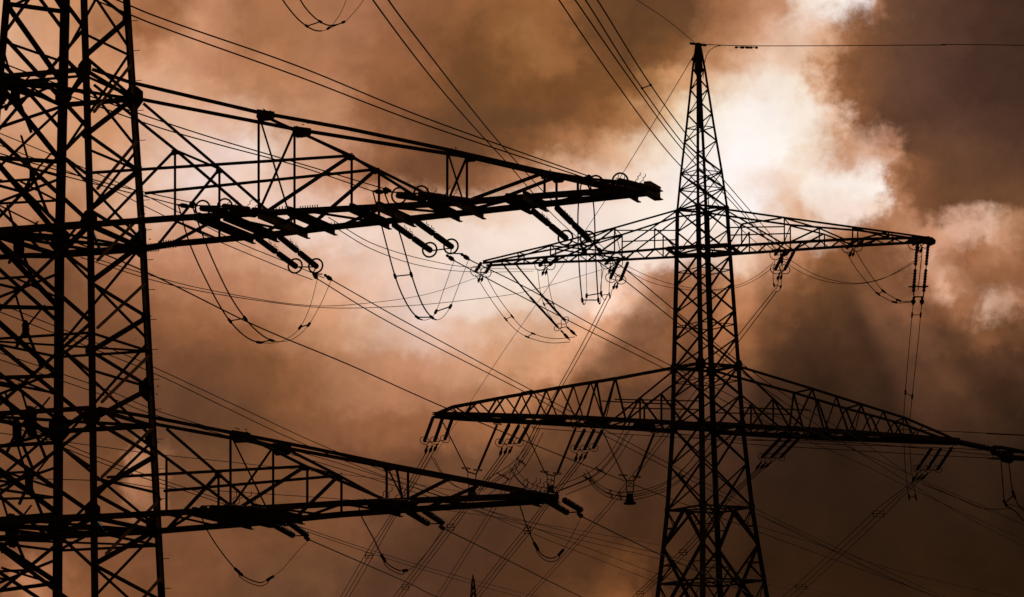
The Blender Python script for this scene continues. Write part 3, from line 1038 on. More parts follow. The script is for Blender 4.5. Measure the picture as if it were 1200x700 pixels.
nd0, fd0 = NEAR_CL[0][0][1], FAR_CL[0][0][1]
loop('twin jumper loop hanging lowest under the upper near arm beside the pylon body',
     [([(209, 241), (224, 290), (250, 345), (270, 377), (290, 396), (308, 402), (330, 400), (350, 386), (363, 360), (372, 327)], nd0, fd0),
      ([(224, 238), (243, 290), (267, 342), (288, 374), (306, 392), (322, 400), (342, 398), (360, 383), (376, 356), (388, 329)], nd0, fd0)], (.33, .53, .79))
nd0, fd0 = NEAR_CL[1][0][1], FAR_CL[1][0][1]
loop('twin jumper loop under the middle of the upper near arm',
     [([(437, 225), (448, 268), (463, 324), (476, 355), (489, 372), (500, 375), (510, 367), (520, 340), (532, 306)], nd0, fd0),
      ([(449, 222), (468, 273), (482, 322), (494, 355), (506, 372), (516, 374), (527, 361), (537, 336), (549, 305)], nd0, fd0)], (.25, .5, .76))
nd0, fd0 = NEAR_CL[2][0][1], FAR_CL[2][0][1]
loop('twin jumper loop hanging straight down from the upper near arm tip',
     [([(682, 209), (677.5, 245), (678, 300), (682, 350), (685.5, 356), (687.5, 345), (687, 320), (687, 298)], nd0, fd0),
      ([(690, 207), (696, 245), (698, 300), (701, 350), (703.5, 355), (704.5, 342), (705, 320), (706, 298)], nd0, fd0)], (.44, .7), .024)
loop('twin jumper loop dipping into the top edge of the picture left of centre',
     [([(318, -25), (330, -2), (345, 18), (357, 29), (370, 36), (382, 35), (392, 26), (402, 10), (412, -20)], 141, 157),
      ([(338, -30), (352, 0), (362, 14), (373, 24), (386, 30), (400, 27), (408, 22), (424, 3), (440, -25)], 141, 157)], (.4, .66))
for i, (lab, px) in enumerate((('single jumper loop under the lower near arm beside the pylon body', [(235, 596), (240, 616), (258, 645), (281, 672), (300, 682), (311, 681), (330, 668), (348, 647), (362, 633)]),
                               ('single jumper loop under the middle of the lower near arm', [(419, 589), (424, 606), (437, 630), (450, 656), (460, 665), (471, 669), (484, 665), (503, 644), (519, 620)]),
                               ('single jumper loop under the tip of the lower near arm', [(600, 578), (608, 590), (617, 616), (629, 642), (640, 653), (653, 652), (667, 634), (681, 606)]))):
    c = run(px, NEAR_CD[i][0][1], FAR_CD[i][0][1])
    t = thing('jumper_loop', lab, 'jumper', c[0], GJ)
    MB().tube(curve3(c), [.022 if i < 40 else .010 for i in range(len(curve3(c)))]).build('cable', CABLE, t)  # far side slimmed to look washed out by the bright sky
    # the doubled, sleeved bottom of the loop
    b = MB()
    sl = [p - ez * .12 for p in curve3(c)[24:42]]
    b.tube([curve3(c)[23]] + sl + [curve3(c)[43]], .016)
    b.rod(curve3(c)[22], curve3(c)[25], .055)
    b.rod(curve3(c)[41], curve3(c)[44], .055)
    b.build('sleeve', CABLE, t)

# ================================================================== far pylon
YR = 390.0
B0 = at(825, 330, YR)
B0 = Vector((B0.x, B0.y, 0))
THB = R(-33)
uB = Vector((math.cos(THB), -math.sin(THB), 0))
wB = Vector((math.sin(THB), math.cos(THB), 0))
mR = (at(860, 330, YR) - at(760, 330, YR)).length / 100.0


def zR(y):
    return at(826, y, YR).z


HALF = [(52, 2.2), (80, 7), (148, 16), (203, 24), (245, 29), (297, 31), (430, 37.5), (500, 40.5), (597, 49), (640, 54.5), (700, 63), (800, 78)]
PR = sorted((zR(y), h * mR / 1.384) for y, h in HALF)


def halfR(z):
    if z <= PR[0][0]:
        s = (PR[0][1] - PR[1][1]) / (PR[0][0] - PR[1][0])
        return PR[0][1] + s * (z - PR[0][0])
    for a, b in zip(PR, PR[1:]):
        if z <= b[0]:
            return lerp(a[1], b[1], (z - a[0]) / (b[0] - a[0]))
    return PR[-1][1]


def cR(su, sw, z):
    A = halfR(z)
    return B0 + uB * (su * A) + wB * (sw * A) + Vector((0, 0, z))


cornersR = [(-1, -1), (1, -1), (1, 1), (-1, 1)]       # N, R, F, L in order round the body
pylon2 = thing('lattice_pylon', 'tall steel lattice pylon with pointed peak right of centre', 'pylon', B0.copy(), 'lattice pylons')
zlev = [0.0] + sorted(zR(y) for y in [h[0] for h in HALF])
for su, sw in cornersR:
    b = MB()
    for z0, z1 in zip(zlev, zlev[1:]):
        y = proj(cR(su, sw, z0))[1]
        w = .30 if y > 430 else (.26 if y > 250 else .15)
        if su == sw:
            w *= 1.28
        b.angle(cR(su, sw, z0), cR(su, sw, z1), w, Vector((-su * uB.x, -su * uB.y, 0)))
    b.build('leg', STEEL, pylon2)
lev = [302, 334, 366, 398, 431, 465, 500, 545, 597]
for y0, y1 in zip(lev, lev[1:]):
    z0, z1 = zR(y0), zR(y1)
    for i in range(4):
        c, d = cornersR[i], cornersR[(i + 1) % 4]
        bar(pylon2, 'brace', cR(*c, z0), cR(*d, z1), .15)
        bar(pylon2, 'brace', cR(*d, z0), cR(*c, z1), .15)
        if y0 in (302, 366, 431):
            zm = (z0 + z1) / 2
            bar(pylon2, 'horizontal_strut', cR(*c, zm), cR(*d, zm), .09)
for y in (245, 297, 431, 500, 597, 683, 795):
    z = zR(y)
    for i in range(4):
        c, d = cornersR[i], cornersR[(i + 1) % 4]
        bar(pylon2, 'horizontal_strut', cR(*c, z), cR(*d, z), .24 if y in (431, 500) else .18)
    bar(pylon2, 'horizontal_strut', cR(-1, -1, z), cR(1, 1, z), .13)
    bar(pylon2, 'horizontal_strut', cR(1, -1, z), cR(-1, 1, z), .13)
# body between the arms and the peak
pk = [297, 271, 245, 222, 203, 184, 166, 150, 134, 119, 105, 92, 80]
for j, (y0, y1) in enumerate(zip(pk, pk[1:])):
    z0, z1 = zR(y0), zR(y1)
    for i in range(4):
        c, d = cornersR[i], cornersR[(i + 1) % 4]
        if j < 4:
            bar(pylon2, 'diagonal', cR(*c, z0), cR(*d, z1), .12)
            bar(pylon2, 'diagonal', cR(*d, z0), cR(*c, z1), .12)
            if j in (3,):
                bar(pylon2, 'horizontal_strut', cR(*c, z0), cR(*d, z0), .1)
        else:
            a, b_ = (c, d) if (j + i) % 2 else (d, c)
            bar(pylon2, 'diagonal', cR(*a, z0), cR(*b_, z1), .105)
            if j in (4, 7):
                bar(pylon2, 'horizontal_strut', cR(*c, z0), cR(*d, z0), .09)
b = MB()
b.lathe(cR(0, 0, zR(84)), cR(0, 0, zR(50.5)), [(0, .45), (.3, .36), (.7, .3), (1, .24)], 6)
b.rod(cR(0, 0, zR(150)), cR(0, 0, zR(84)), .13, 6)
b.rod(B0 + ez * zR(52) - uB * .9, B0 + ez * zR(52) + uB * .9, .12)
b.build('peak_cap', STEEL, pylon2)
# open K-panels of the splayed foot
feet = [597, 683, 795, 930]
for y0, y1 in zip(feet, feet[1:]):
    z0, z1 = zR(y0), zR(y1)
    zm = z0 + (z1 - z0) * .5
    for i in range(4):
        c, d = cornersR[i], cornersR[(i + 1) % 4]
        m0 = lerp(cR(*c, z0), cR(*d, z0), .5)
        m1 = lerp(cR(*c, z1), cR(*d, z1), .5)
        for e in (c, d):
            bar(pylon2, 'knee_brace', m0, cR(*e, zm), .26)
            bar(pylon2, 'knee_brace', cR(*e, zm), m1, .24)
            q = lerp(m0, cR(*e, zm), .5)
            zq = z0 + (z1 - z0) * .25
            bar(pylon2, 'redundant_strut', q, cR(*e, zq), .10)
            bar(pylon2, 'redundant_strut', q, cR(*e, z0), .10)
            q = lerp(cR(*e, zm), m1, .5)
            zq = z0 + (z1 - z0) * .75
            bar(pylon2, 'redundant_strut', q, cR(*e, zq), .10)
            bar(pylon2, 'redundant_strut', q, cR(*e, z1), .10)
for y, s in ((431, .62), (500, .5), (293, .4), (247, .35), (597, .45)):
    z = zR(y)
    for c in cornersR:
        gusset(pylon2, cR(*c, z), uB if c[0] * c[1] > 0 else -wB, ez, s, bolts=False)
# cable ladder inside the body
b = MB()
pa, pb = B0 + ez * zR(228) + wB * .3 + uB * .5, B0 + ez * zR(690) + wB * .3 + uB * .8
b.rod(pa, pb, .05)
b.rod(pa + uB * .45, pb + uB * .45, .05)
for i in range(60):
    b.rod(lerp(pa, pb, i / 60), lerp(pa, pb, i / 60) + uB * .45, .025, 4)
b.build('ladder', STEEL, pylon2)


def polyline(b, pts, w, hint):
    for p, q in zip(pts, pts[1:]):
        b.angle(p, q, w, hint)


# ---- upper arm pair of the far pylon, lying along another heading
THU = R(15)
uU = Vector((math.cos(THU), -math.sin(THU), 0))
wU = Vector((math.sin(THU), math.cos(THU), 0))
bn = abs((cR(-1, -1, zR(290)) - B0).dot(wU))
ARM_R = {}


def arm_R(key, tip_px, o_near, o_far, dir_u, dir_w, near, far, cw, names, along=None):
    tip = on_plane(tip_px[0], tip_px[1], B0, dir_w)
    pn = Face((o_near, (tip - o_near).cross(ez).normalized()), o_far)
    pf = Face((o_far, (tip - o_far).cross(ez).normalized()), o_near)
    b = MB()
    for L, lf in ((near, pn), (far, pf)):
        polyline(b, L.get('t0', []) + [lf(*p) for p in L['top']], cw[0], dir_w)
        polyline(b, L.get('b0', []) + [lf(*p) for p in L['bot']], cw[1], dir_w)
    arm = b.build('cross_arm', STEEL, pylon2)
    for L, lf in ((near, pn), (far, pf)):
        for kind, nme, w in (('post', 'hanger_post', .13), ('strut', 'strut', .14), ('tie', 'horizontal_tie', .11), ('thin', 'sway_rod', .08)):
            for (x0, y0, x1, y1) in L.get(kind, []):
                bar(arm, nme, lf(x0, y0), lf(x1, y1), w * cw[2], hint=dir_w)
    for a, b_, w in far.get('cross', []):
        bar(arm, 'cross_tie', pn(*a), pf(*b_), w)
    ARM_R[key] = (arm, pn, pf, tip)
    return arm, pn, pf, tip


oN, oF = B0 - wU * bn, B0 + wU * bn
zt = zR(245)


def zig(n0, n1, f0, f1, k_):
    # plan lattice between the two bottom chords
    res = []
    for i in range(k_):
        a = (lerp(n0[0], n1[0], i / k_), lerp(n0[1], n1[1], i / k_))
        m = (lerp(f0[0], f1[0], (i + .5) / k_), lerp(f0[1], f1[1], (i + .5) / k_))
        c = (lerp(n0[0], n1[0], (i + 1) / k_), lerp(n0[1], n1[1], (i + 1) / k_))
        res += [(a, m, .11), (c, m, .11)]
    return res


ulN = dict(t0=[cR(-1, -1, zt)], top=[(794, 246), (720, 267), (645, 287), (607, 296), (566, 306)], bot=[(825, 287), (792, 290), (722, 296), (640, 301), (566, 308)],
           post=[(720, 267, 720, 296), (645, 287, 645, 300), (607, 296, 607, 303), (767, 268, 767, 292), (682, 283, 682, 298)],
           strut=[(792, 248, 724, 295), (720, 267, 682, 283), (767, 268, 794, 290), (682, 298, 720, 268), (720, 295, 645, 288), (645, 300, 694, 281), (645, 288, 607, 302)],
           tie=[(792, 270, 720, 270)])
ulF = dict(t0=[cR(1, 1, zt)], top=[(794, 254), (729, 275), (651, 291.5), (614, 298.5), (570, 308)], bot=[(835, 299), (792, 301), (715, 305), (650, 307), (570, 311)],
           post=[(729, 275, 729, 304), (651, 291, 651, 306), (614, 298, 614, 308), (777, 276, 777, 302)],
           strut=[(794, 256, 733, 303), (729, 276, 690, 288), (777, 276, 800, 300), (690, 305, 729, 277), (729, 303, 651, 292), (651, 306, 700, 284)],
           tie=[(794, 281, 729, 283)],
           cross=zig((790, 290), (700, 297), (790, 301), (700, 305.5), 4) + zig((700, 297), (590, 306), (700, 305.5), (590, 310), 5) + [((720, 267), (729, 276), .12), ((720, 268), (729, 303), .07), ((645, 287), (651, 292), .12), ((607, 296), (614, 298), .1)])
arm_R('UL', (562, 310), oN, oF, uU, wU, ulN, ulF, (.17, .24, 1), None)
urN = dict(t0=[cR(-1, -1, zt)], top=[(852, 246), (919, 255.5), (999, 266.5), (1060, 275), (1088, 279)], bot=[(825, 291), (852, 289), (920, 285), (995, 281), (1088, 279)],
           post=[(919, 255, 919, 285), (960, 268, 960, 283), (999, 267, 999, 281), (1041, 272, 1041, 280), (869, 263, 869, 288)],
           strut=[(853, 248, 916, 285), (869, 263, 853, 289), (869, 263, 916, 256), (926, 284, 960, 268), (919, 256, 960, 268), (960, 268, 990, 281), (1005, 281, 1041, 272), (999, 267, 1041, 279)],
           tie=[(853, 267, 919, 266)])
urF = dict(t0=[cR(1, 1, zt)], top=[(852, 253.5), (926, 264), (1005, 270.5), (1060, 278), (1086, 282)], bot=[(835, 301), (856, 298.5), (937, 293), (995, 289), (1086, 284)],
           post=[(926, 264, 926, 293), (966, 274, 966, 290), (1005, 270, 1005, 288), (1046, 275, 1046, 285), (878, 272, 878, 297)],
           strut=[(853, 255, 922, 293), (878, 272, 860, 298), (932, 292, 966, 274), (926, 265, 966, 275), (966, 275, 1000, 288), (1010, 287, 1046, 275)],
           tie=[(853, 276, 926, 274)],
           cross=zig((856, 289), (940, 284), (856, 298), (940, 293), 4) + zig((940, 284), (1070, 280), (940, 293), (1070, 284), 6) + [((919, 256), (926, 264), .12), ((919, 284), (926, 265), .07), ((999, 267), (1005, 271), .12)])
arm_R('UR', (1089, 281), oN, oF, uU, wU, urN, urF, (.17, .24, 1), None)
b = MB()
b.box(B0 + ez * zR(294) + uU * -2.8 - wU * (bn + .05), B0 + ez * zR(294) + uU * 2.8 - wU * (bn + .05), .2, .34, wU)
b.box(B0 + ez * zR(294) + uU * -2.8 + wU * (bn + .05), B0 + ez * zR(294) + uU * 2.8 + wU * (bn + .05), .2, .34, wU)
b.box(B0 + ez * zR(294) - uU * 2.9 - wU * bn, B0 + ez * zR(294) - uU * 2.9 + wU * bn, .2, .3, uU)
b.box(B0 + ez * zR(294) + uU * 2.9 - wU * bn, B0 + ez * zR(294) + uU * 2.9 + wU * bn, .2, .3, uU)
b.build('arm_girdle', STEEL, pylon2)
b = MB()
pt = ARM_R['UR'][3]
b.box(pt - uU * 1.9 - wU * .4, pt + uU * .1 - wU * .2, .5, .5, ez)
b.lathe(pt - uU * .2 - ez * .1, pt + uU * .55 - ez * .25, [(0, .35), (.5, .42), (1, .2)], 8)
b.build('tip_cap', STEEL, ARM_R['UR'][0])

# ---- lower arms of the far pylon
Nc = cR(-1, -1, zR(465)) - ez * zR(465)
Rc = cR(1, -1, zR(465)) - ez * zR(465)
Fc = cR(1, 1, zR(465)) - ez * zR(465)
Lc = cR(-1, 1, zR(465)) - ez * zR(465)


def ytop(pts, x):
    for a, b in zip(pts, pts[1:]):
        if (a[0] - x) * (b[0] - x) <= 0:
            return lerp(a[1], b[1], (x - a[0]) / (b[0] - a[0]))
    return pts[-1][1]


ltN = [(822, 424.5), (791, 430), (721, 443), (656, 453.5), (584, 466), (531, 476), (512, 484)]
lbN = [(822, 497), (790, 495), (680, 489), (540, 485), (508, 485)]
ltF = [(791, 431), (721, 444), (656, 454.5), (584, 467), (530, 477.5), (510, 487)]
lbF = [(793, 505), (680, 497.5), (540, 490), (508, 487)]


def vees(t, b, xs):
    res = []
    for i, x in enumerate(xs[:-1]):
        xm = (x + xs[i + 1]) / 2
        res.append((x, ytop(t, x), xm, ytop(b, xm)))
        res.append((xm, ytop(b, xm), xs[i + 1], ytop(t, xs[i + 1])))
    return res


dlN = dict(top=ltN, bot=lbN, strut=vees(ltN, lbN, [721, 692, 656, 625, 592, 560, 532]) + [(818, 428, 736, 491), (775, 462, 800, 495), (755, 478, 775, 462), (721, 443, 733, 491)],
           post=[(775, 462, 775, 494), (755, 476, 755, 493)], tie=[(822, 470, 720, 468), (822, 480, 728, 478)])
dlF = dict(top=ltF, bot=lbF, strut=vees(ltF, lbF, [699, 672, 640, 611, 582, 553, 530]) + [(791, 433, 712, 497), (699, 447, 708, 498), (750, 466, 778, 503), (750, 466, 730, 500)],
           post=[(750, 466, 750, 501)], tie=[(793, 474, 705, 470)],
           cross=zig((815, 496), (690, 489.5), (790, 505), (680, 497.5), 5) + zig((690, 489.5), (540, 485), (680, 497.5), (535, 490), 7) + [((721, 443), (699, 447.5), .15), ((625, 458), (611, 461), .15), ((721, 444), (708, 498), .08), ((656, 453), (640, 457), .12)])
arm_R('DL', (508, 486), Nc, Lc, uB, wB, dlN, dlF, (.24, .44, 1.05), None)
rtN = [(866, 430), (952, 456), (1009, 474), (1060, 490), (1100, 507), (1122, 517)]
rbN = [(868, 500), (960, 505), (1060, 512), (1124, 517)]
rtF = [(833, 434), (865, 443), (930, 460.5), (991, 479), (1055, 496.5), (1098, 512), (1118, 519)]
rbF = [(838, 507), (870, 509), (960, 514), (1060, 517.5), (1122, 520)]
drN = dict(top=rtN, bot=rbN, strut=vees(rtN, rbN, [952, 980, 1009, 1035, 1060, 1082]) + [(868, 432, 944, 503), (906, 467, 880, 500), (906, 467, 925, 502), (952, 456, 930, 502)],
           post=[(906, 467, 906, 502)], tie=[(868, 478, 950, 481)])
drF = dict(top=rtF, bot=rbF, strut=vees(rtF, rbF, [930, 958, 991, 1020, 1048, 1075]) + [(836, 436, 926, 511), (880, 474, 860, 508), (880, 474, 900, 510), (930, 461, 924, 511)],
           post=[(880, 474, 880, 509)], tie=[(838, 484, 925, 486)],
           cross=zig((870, 500), (960, 505), (845, 507), (940, 513), 4) + zig((960, 505), (1090, 514), (940, 513), (1085, 518.5), 6) + [((952, 456), (930, 461), .15), ((1009, 474), (991, 479), .14), ((1060, 490), (1048, 495), .12), ((952, 457), (926, 511), .08), ((1009, 475), (1000, 514), .08)])
arm_R('DR', (1126, 519), Rc, Fc, uB, wB, drN, drF, (.20, .44, 1), None)
b = MB()
zz = zR(500)
for i in range(4):
    c, d = cornersR[i], cornersR[(i + 1) % 4]
    b.box(cR(*c, zz), cR(*d, zz), .25, .6)
b.box(cR(-1, -1, zz), cR(1, 1, zz), .2, .5)
b.box(cR(1, -1, zz), cR(-1, 1, zz), .2, .5)
b.build('arm_girdle', STEEL, pylon2)
for nme, pl, pts in (('DL', 1, [(700, 500), (600, 495), (545, 491), (650, 497), (755, 504)]), ('DR', 1, [(925, 514), (960, 515), (1000, 517), (1050, 519)])):
    arm_, pn_, pf_, tp_ = ARM_R[nme]
    for x, y in pts:
        b = MB()
        c = lerp(pn_(x, y - 6), pf_(x, y - 2), .5)
        b.box(c - uB * 1.1, c + uB * 1.1, .5, .35)
        b.box(c - wB * 1.2, c + wB * 1.2, .3, .3)
        b.build('hanger_beam', STEEL, arm_)


def mid(key, x, y):         # point in the middle plane of a far-pylon arm
    tip = ARM_R[key][3]
    o = B0
    n = (tip - o).cross(ez).normalized()
    return on_plane(x, y, o, n)


def yd(key, x, y):
    return mid(key, x, y).y


GIR = 'insulator strings on the far pylon'
# triple strings of the lower arm
TRI = [('DL', [((508, 488), (497, 518)), ((519, 489), (509, 518)), ((531, 488), (521, 516))], 'outermost triple insulator string at the left tip of the lower far arm'),
       ('DL', [((597, 497), (585, 520.5)), ((608.5, 498), (596.5, 520.5)), ((620.5, 497), (607.7, 519.7))], 'triple insulator string in the middle of the left lower far arm'),
       ('DL', [((685.5, 503), (673, 527.5)), ((696.6, 503), (684.6, 527.5)), ((706, 504), (695, 525.7))], 'triple insulator string on the left lower far arm nearest the body'),
       ('DR', [((915, 513), (892, 537)), ((927, 513), (903, 537)), ((937, 513), (914, 537))], 'triple insulator string just right of the far pylon body'),
       ('DR', [((1092, 525), (1074, 551)), ((1103, 525), (1086, 551)), ((1116, 524), (1098, 551))], 'triple insulator string near the right tip of the lower far arm')]
TRI_END = []
for key, rods, lab in TRI:
    R3 = []
    for a, b_ in rods:
        y0 = yd(key, *a)
        R3.append((at(*a, y0), at(*b_, y0 + 3.0)))
    y0 = R3[0][1].y
    e0, e2 = rods[0][1], rods[2][1]
    yk = [R3[0][1], R3[1][1], R3[2][1]]
    dx = -7
    cl = []
    ends = []
    for s in range(3):
        e = rods[s][1]
        ox = -6 if key == 'DL' else -13
        a = (rods[1][1][0] + ox * .35 + (s - 1) * 6, e[1] + 4)
        c = (rods[1][1][0] + ox + (s - 1) * 5, rods[1][1][1] + 15 - s * 1.5)
        cl.append((at(*a, y0 + .2), at(*c, y0 + 1)))
        ends.append((c, y0 + 1))
    TRI_END.append(ends)
    string_set(lab, GIR, R3, yk, cl, r=.175, ringR=.42, ringr=.035, sections=1, horns=False, pitch=.22, yw=.13, n=7)
# V strings with hanging weights
for rods, yk, wt, lab in (([((518.5, 494), (546, 549)), ((583, 497), (560, 551))], [(548, 553), (558, 556)], (553, 578), 'V shaped insulator pair with hanging weight, furthest left under the far lower arm'),
                          ([((613, 499), (638, 553)), ((675, 501), (653, 555))], [(641, 556), (650, 558)], (645, 576), 'V shaped insulator pair under the far lower arm, above the near lower arm tip'),
                          ([((707, 507), (730, 557)), ((767, 507), (746, 559))], [(734, 563), (743, 564)], (738, 585), 'V shaped insulator pair with bell weight, hanging closest to the far pylon body')):
    R3 = [(mid('DL', *a), mid('DL', *b_)) for a, b_ in rods]
    t = thing('suspension_insulator', lab, 'insulator', R3[0][0], 'V shaped suspension insulators')
    insulator(t, *R3[0], .07, 1, .2, n=6)
    insulator(t, *R3[1], .14, 1, .2, n=6)
    for a, b_ in R3:
        MB().ring(b_, ez + uB * .12, .38, .04, 18).build('grading_ring', FIT, t)
    MB().ring(R3[1][0], ez + uB * .12, .36, .04, 18).build('grading_ring', FIT, t)
    y1, y2 = [mid('DL', *p) for p in yk]
    b = MB()
    b.box(R3[0][1], y1, .08, .14)
    b.box(y1, y2, .08, .16)
    b.box(y2, R3[1][1], .08, .14)
    b.build('yoke_plate', FIT, t)
    wp = mid('DL', *wt)
    b = MB()
    b.tube([y1, lerp(y1, wp - uB * .3, .5), wp - uB * .25], .05, 4)
    b.tube([y2, lerp(y2, wp + uB * .3, .5), wp + uB * .25], .05, 4)
    for q in (.3, .6):
        b.rod(lerp(y1, wp - uB * .25, q), lerp(y2, wp + uB * .25, q), .04, 4)
    b.build('hanger', FIT, t)
    MB().lathe(wp + ez * .5, wp - ez * .5, [(0, .24), (.3, .3), (.75, .42), (.8, .58), (.92, .58), (1, .48)], 10).build('weight', FIT, t)

# upper arm strings
for key, rods, lab, rr, dep in (
        ('UL', [((564, 308), (557, 319)), ((576, 309), (569, 320))], 'short twin insulator at the left tip of the upper far arm', .17, -2),
        ('UL', [((641, 302), (632, 312)), ((653, 302), (644, 311))], 'short twin insulator midway along the left upper far arm', .17, -2),
        ('UL', [((718, 302), (709, 310)), ((732, 301), (723, 308))], 'short twin insulator on the left upper far arm, near the body', .15, -2),
        ('UL', [((725, 306), (715, 327)), ((736, 307), (727, 329))], 'long slanting twin insulator below the left upper far arm', .17, 3),
        ('UR', [((914, 292), (908, 299)), ((927, 291), (921, 299))], 'short twin insulator on the right upper far arm beside the body', .15, -2),
        ('UR', [((920, 294), (908, 317)), ((931, 294), (919, 317))], 'long slanting twin insulator below the right upper far arm', .17, 3),
        ('UR', [((1000, 283), (992, 291)), ((1011, 282), (1004, 289))], 'short twin insulator midway along the right upper far arm', .17, -2),
        ('UR', [((1077, 281), (1070, 287)), ((1090, 281), (1084, 285))], 'short twin insulator tucked under the right upper far arm tip', .16, -2)):
    R3 = []
    for a, b_ in rods:
        y0 = yd(key, *a) + (bn * .2 if dep > 0 else -bn * .2)
        R3.append((at(*a, y0), at(*b_, y0 + dep)))
    e = [rods[0][1], rods[1][1]]
    y0 = R3[0][1].y
    mx = ((e[0][0] + e[1][0]) / 2, (e[0][1] + e[1][1]) / 2 + 4)
    string_set(lab, GIR, R3, [R3[0][1], R3[1][1], at(*mx, y0)], [(at(*mx, y0), at(mx[0] - 3, mx[1] + 8, y0 + dep * .2)), (at(mx[0] + 3, mx[1], y0), at(mx[0] + 1, mx[1] + 7, y0 + dep * .2))],
               r=rr, ringR=.5, ringr=.04, sections=1, horns=False, pitch=.25, yw=.12, n=7)
# strain pair from the left upper arm, dropping right
y0 = yd('UL', 588, 308)
R3 = [(at(620, 347, y0 + 5), at(655, 385, y0 + 9)), (at(632, 343, y0 + 5), at(663, 377, y0 + 9))]
t = string_set('long twin strain insulator falling right from the upper far arm to a ladder of fittings', GIR, R3, [R3[0][1], at(664, 383, y0 + 9), R3[1][1]],
               [(at(657, 387, y0 + 9), at(668, 399, y0 + 10)), (at(664, 383, y0 + 9), at(676, 394, y0 + 10))], r=.13, ringR=.42, ringr=.035, sections=1, horns=False, pitch=.22, yw=.13, n=7)
b = MB()
b.rod(at(588, 308, y0), R3[0][0], .08)
b.rod(at(603, 308, y0), R3[1][0], .08)
b.build('link_rod', FIT, t)
# tip string hanging at the right
y0 = yd('UR', 1080, 283)
R3 = [(at(1075, 284, y0), at(1070.5, 343, y0)), (at(1088, 284, y0), at(1082.5, 343, y0))]
t = string_set('long vertical twin insulator hanging from the right upper far arm tip', GIR, R3, [R3[0][1], at(1071, 348, y0), at(1082, 348, y0), R3[1][1]],
               [(at(1071, 348, y0), at(1070, 358, y0)), (at(1081, 348, y0), at(1080, 358, y0))], r=.17, ringR=0, sections=2, horns=False, pitch=.25, yw=.2, n=7)
b = MB()
for p in (R3[0][1], R3[1][1]):
    q = p + ez * .55
    b.rod(q - uU * .45, q + uU * .45, .07)
b.rod(at(1081, 290, y0), at(1076, 340, y0), .04)
b.build('corona_bar', FIT, t)

# horizontal strain string beyond the right tip
tipd = ARM_R['DR'][3]
y0 = tipd.y
t = thing('insulator_string', 'horizontal insulator string pointing off the right tip of the lower far arm', 'insulator', tipd, GIR)
insulator(t, at(1122, 518, y0), at(1160, 526, y0 + 2), .3, 1, .25, n=7)
MB().ring(at(1166, 528, y0 + 2), Vector((0.15, 1, .2)), .46, .06, 18).build('grading_ring', FIT, t)
b = MB()
b.tube([at(1160, 526, y0 + 2), at(1172, 524.5, y0 + 2.2), at(1186, 527, y0 + 2.5), at(1215, 533, y0 + 3), at(1560, 590, y0 + 10)], .2, 6)
b.tube([at(1162, 528, y0 + 2), at(1176, 536, y0 + 2.2), at(1215, 538, y0 + 3), at(1560, 592, y0 + 10)], .27, 6)
b.build('yoke_plate', FIT, t)
b = MB()
b.lathe(at(1172, 534, y0 + 2.2), at(1188, 537.5, y0 + 2.2), [(0, .35), (.2, .58), (.8, .58), (1, .35)], 8)
b.build('weight', FIT, t)

# ------------------------------------------------------------------ jumpers and lines of the far pylon
GJR = 'jumpers of the far pylon'
rJ = .042


def jset(label, paths, spacers=(), r=rJ, frame=False):
    return cable_set('jumper_loop', label, 'jumper', paths, r, GJR, spacers, r * 1.2, frame)


D1 = yd('DL', 560, 560)
D2 = yd('DL', 650, 570)
D3 = yd('DL', 740, 575)


def offs(px, dx, dy):
    return [(x + dx * (i / (len(px) - 1)) ** .5 if i else x + dx * .6, y + dy) for i, (x, y) in enumerate(px)]


base = [(627, 499), (616, 524), (600, 543), (580, 556), (556, 572)]
jset('four wire jumper curving from the middle triple string down to the left V weight',
     [(offs(base, d, e), D2, D1) for d, e in ((0, 0), (5, 3), (10, 3), (16, 8))], (.42, .72), .034, True)
base = [(733, 504), (718, 530), (700, 550), (682, 561), (649, 574)]
jset('four wire jumper curving from the inner triple string down to the middle V weight',
     [(offs(base, d, e), D3, D2) for d, e in ((-2, -2), (3, 2), (8, 1), (14, 6))], (.5, .72), .034, True)
base = [(684, 554), (694, 566), (711, 578), (738, 581), (775, 570), (800, 551), (822, 523), (832, 505)]
jset('four wire jumper sweeping from the inner triple string under the bell weight to the body',
     [(offs(base, d, e), D2, D3 + 8) for d, e in ((0, 0), (4, -4), (6, 5), (9, 1))], (.3, .36, .68), .034, True)
base = [(597, 548), (606, 562), (622, 574), (645, 576)]
jset('faint wire jumper rising left from the middle V weight',
     [(offs(base, d, e), D1, D2) for d, e in ((0, 0), (5, 2), (9, -4))], (.5,), .03, True)
base = [(505, 535), (515, 552), (530, 568), (553, 577)]
jset('faint wire jumper between the outermost triple string and the left V weight',
     [(offs(base, d, e), D1 - 6, D1) for d, e in ((0, 0), (6, 2))], (.5,), .03)
dU = yd('UL', 600, 320)
jset('twin jumper drooping right from the left tip of the upper far arm', [([(557, 322), (572, 346), (590, 371), (606, 388), (623, 397), (645, 402), (668, 401)], yd('UL', 560, 310), dU + 8),
                                                                         ([(569, 323), (582, 346), (598, 368), (612, 384), (630, 393), (650, 397), (674, 395)], yd('UL', 560, 310), dU + 8)], (.36, .62), .033)
jset('twin jumper dropping from the mid left upper far arm to the strain fittings', [([(630, 316), (634, 346), (642, 366), (655, 386)], dU, dU + 8), ([(641, 316), (645, 345), (652, 364), (663, 378)], dU, dU + 8)], (.5,), .03)
dV = yd('UL', 715, 330)
jset('twin jumper hanging in a narrow loop below the long left insulator', [([(707, 316), (704, 335), (705, 346), (709, 352), (712, 345)], dV - 3, dV + 3), ([(716, 316), (714, 335), (714, 345), (715, 350), (717, 340)], dV - 3, dV + 3)], (.5,), .032)
dW = yd('UR', 910, 320)
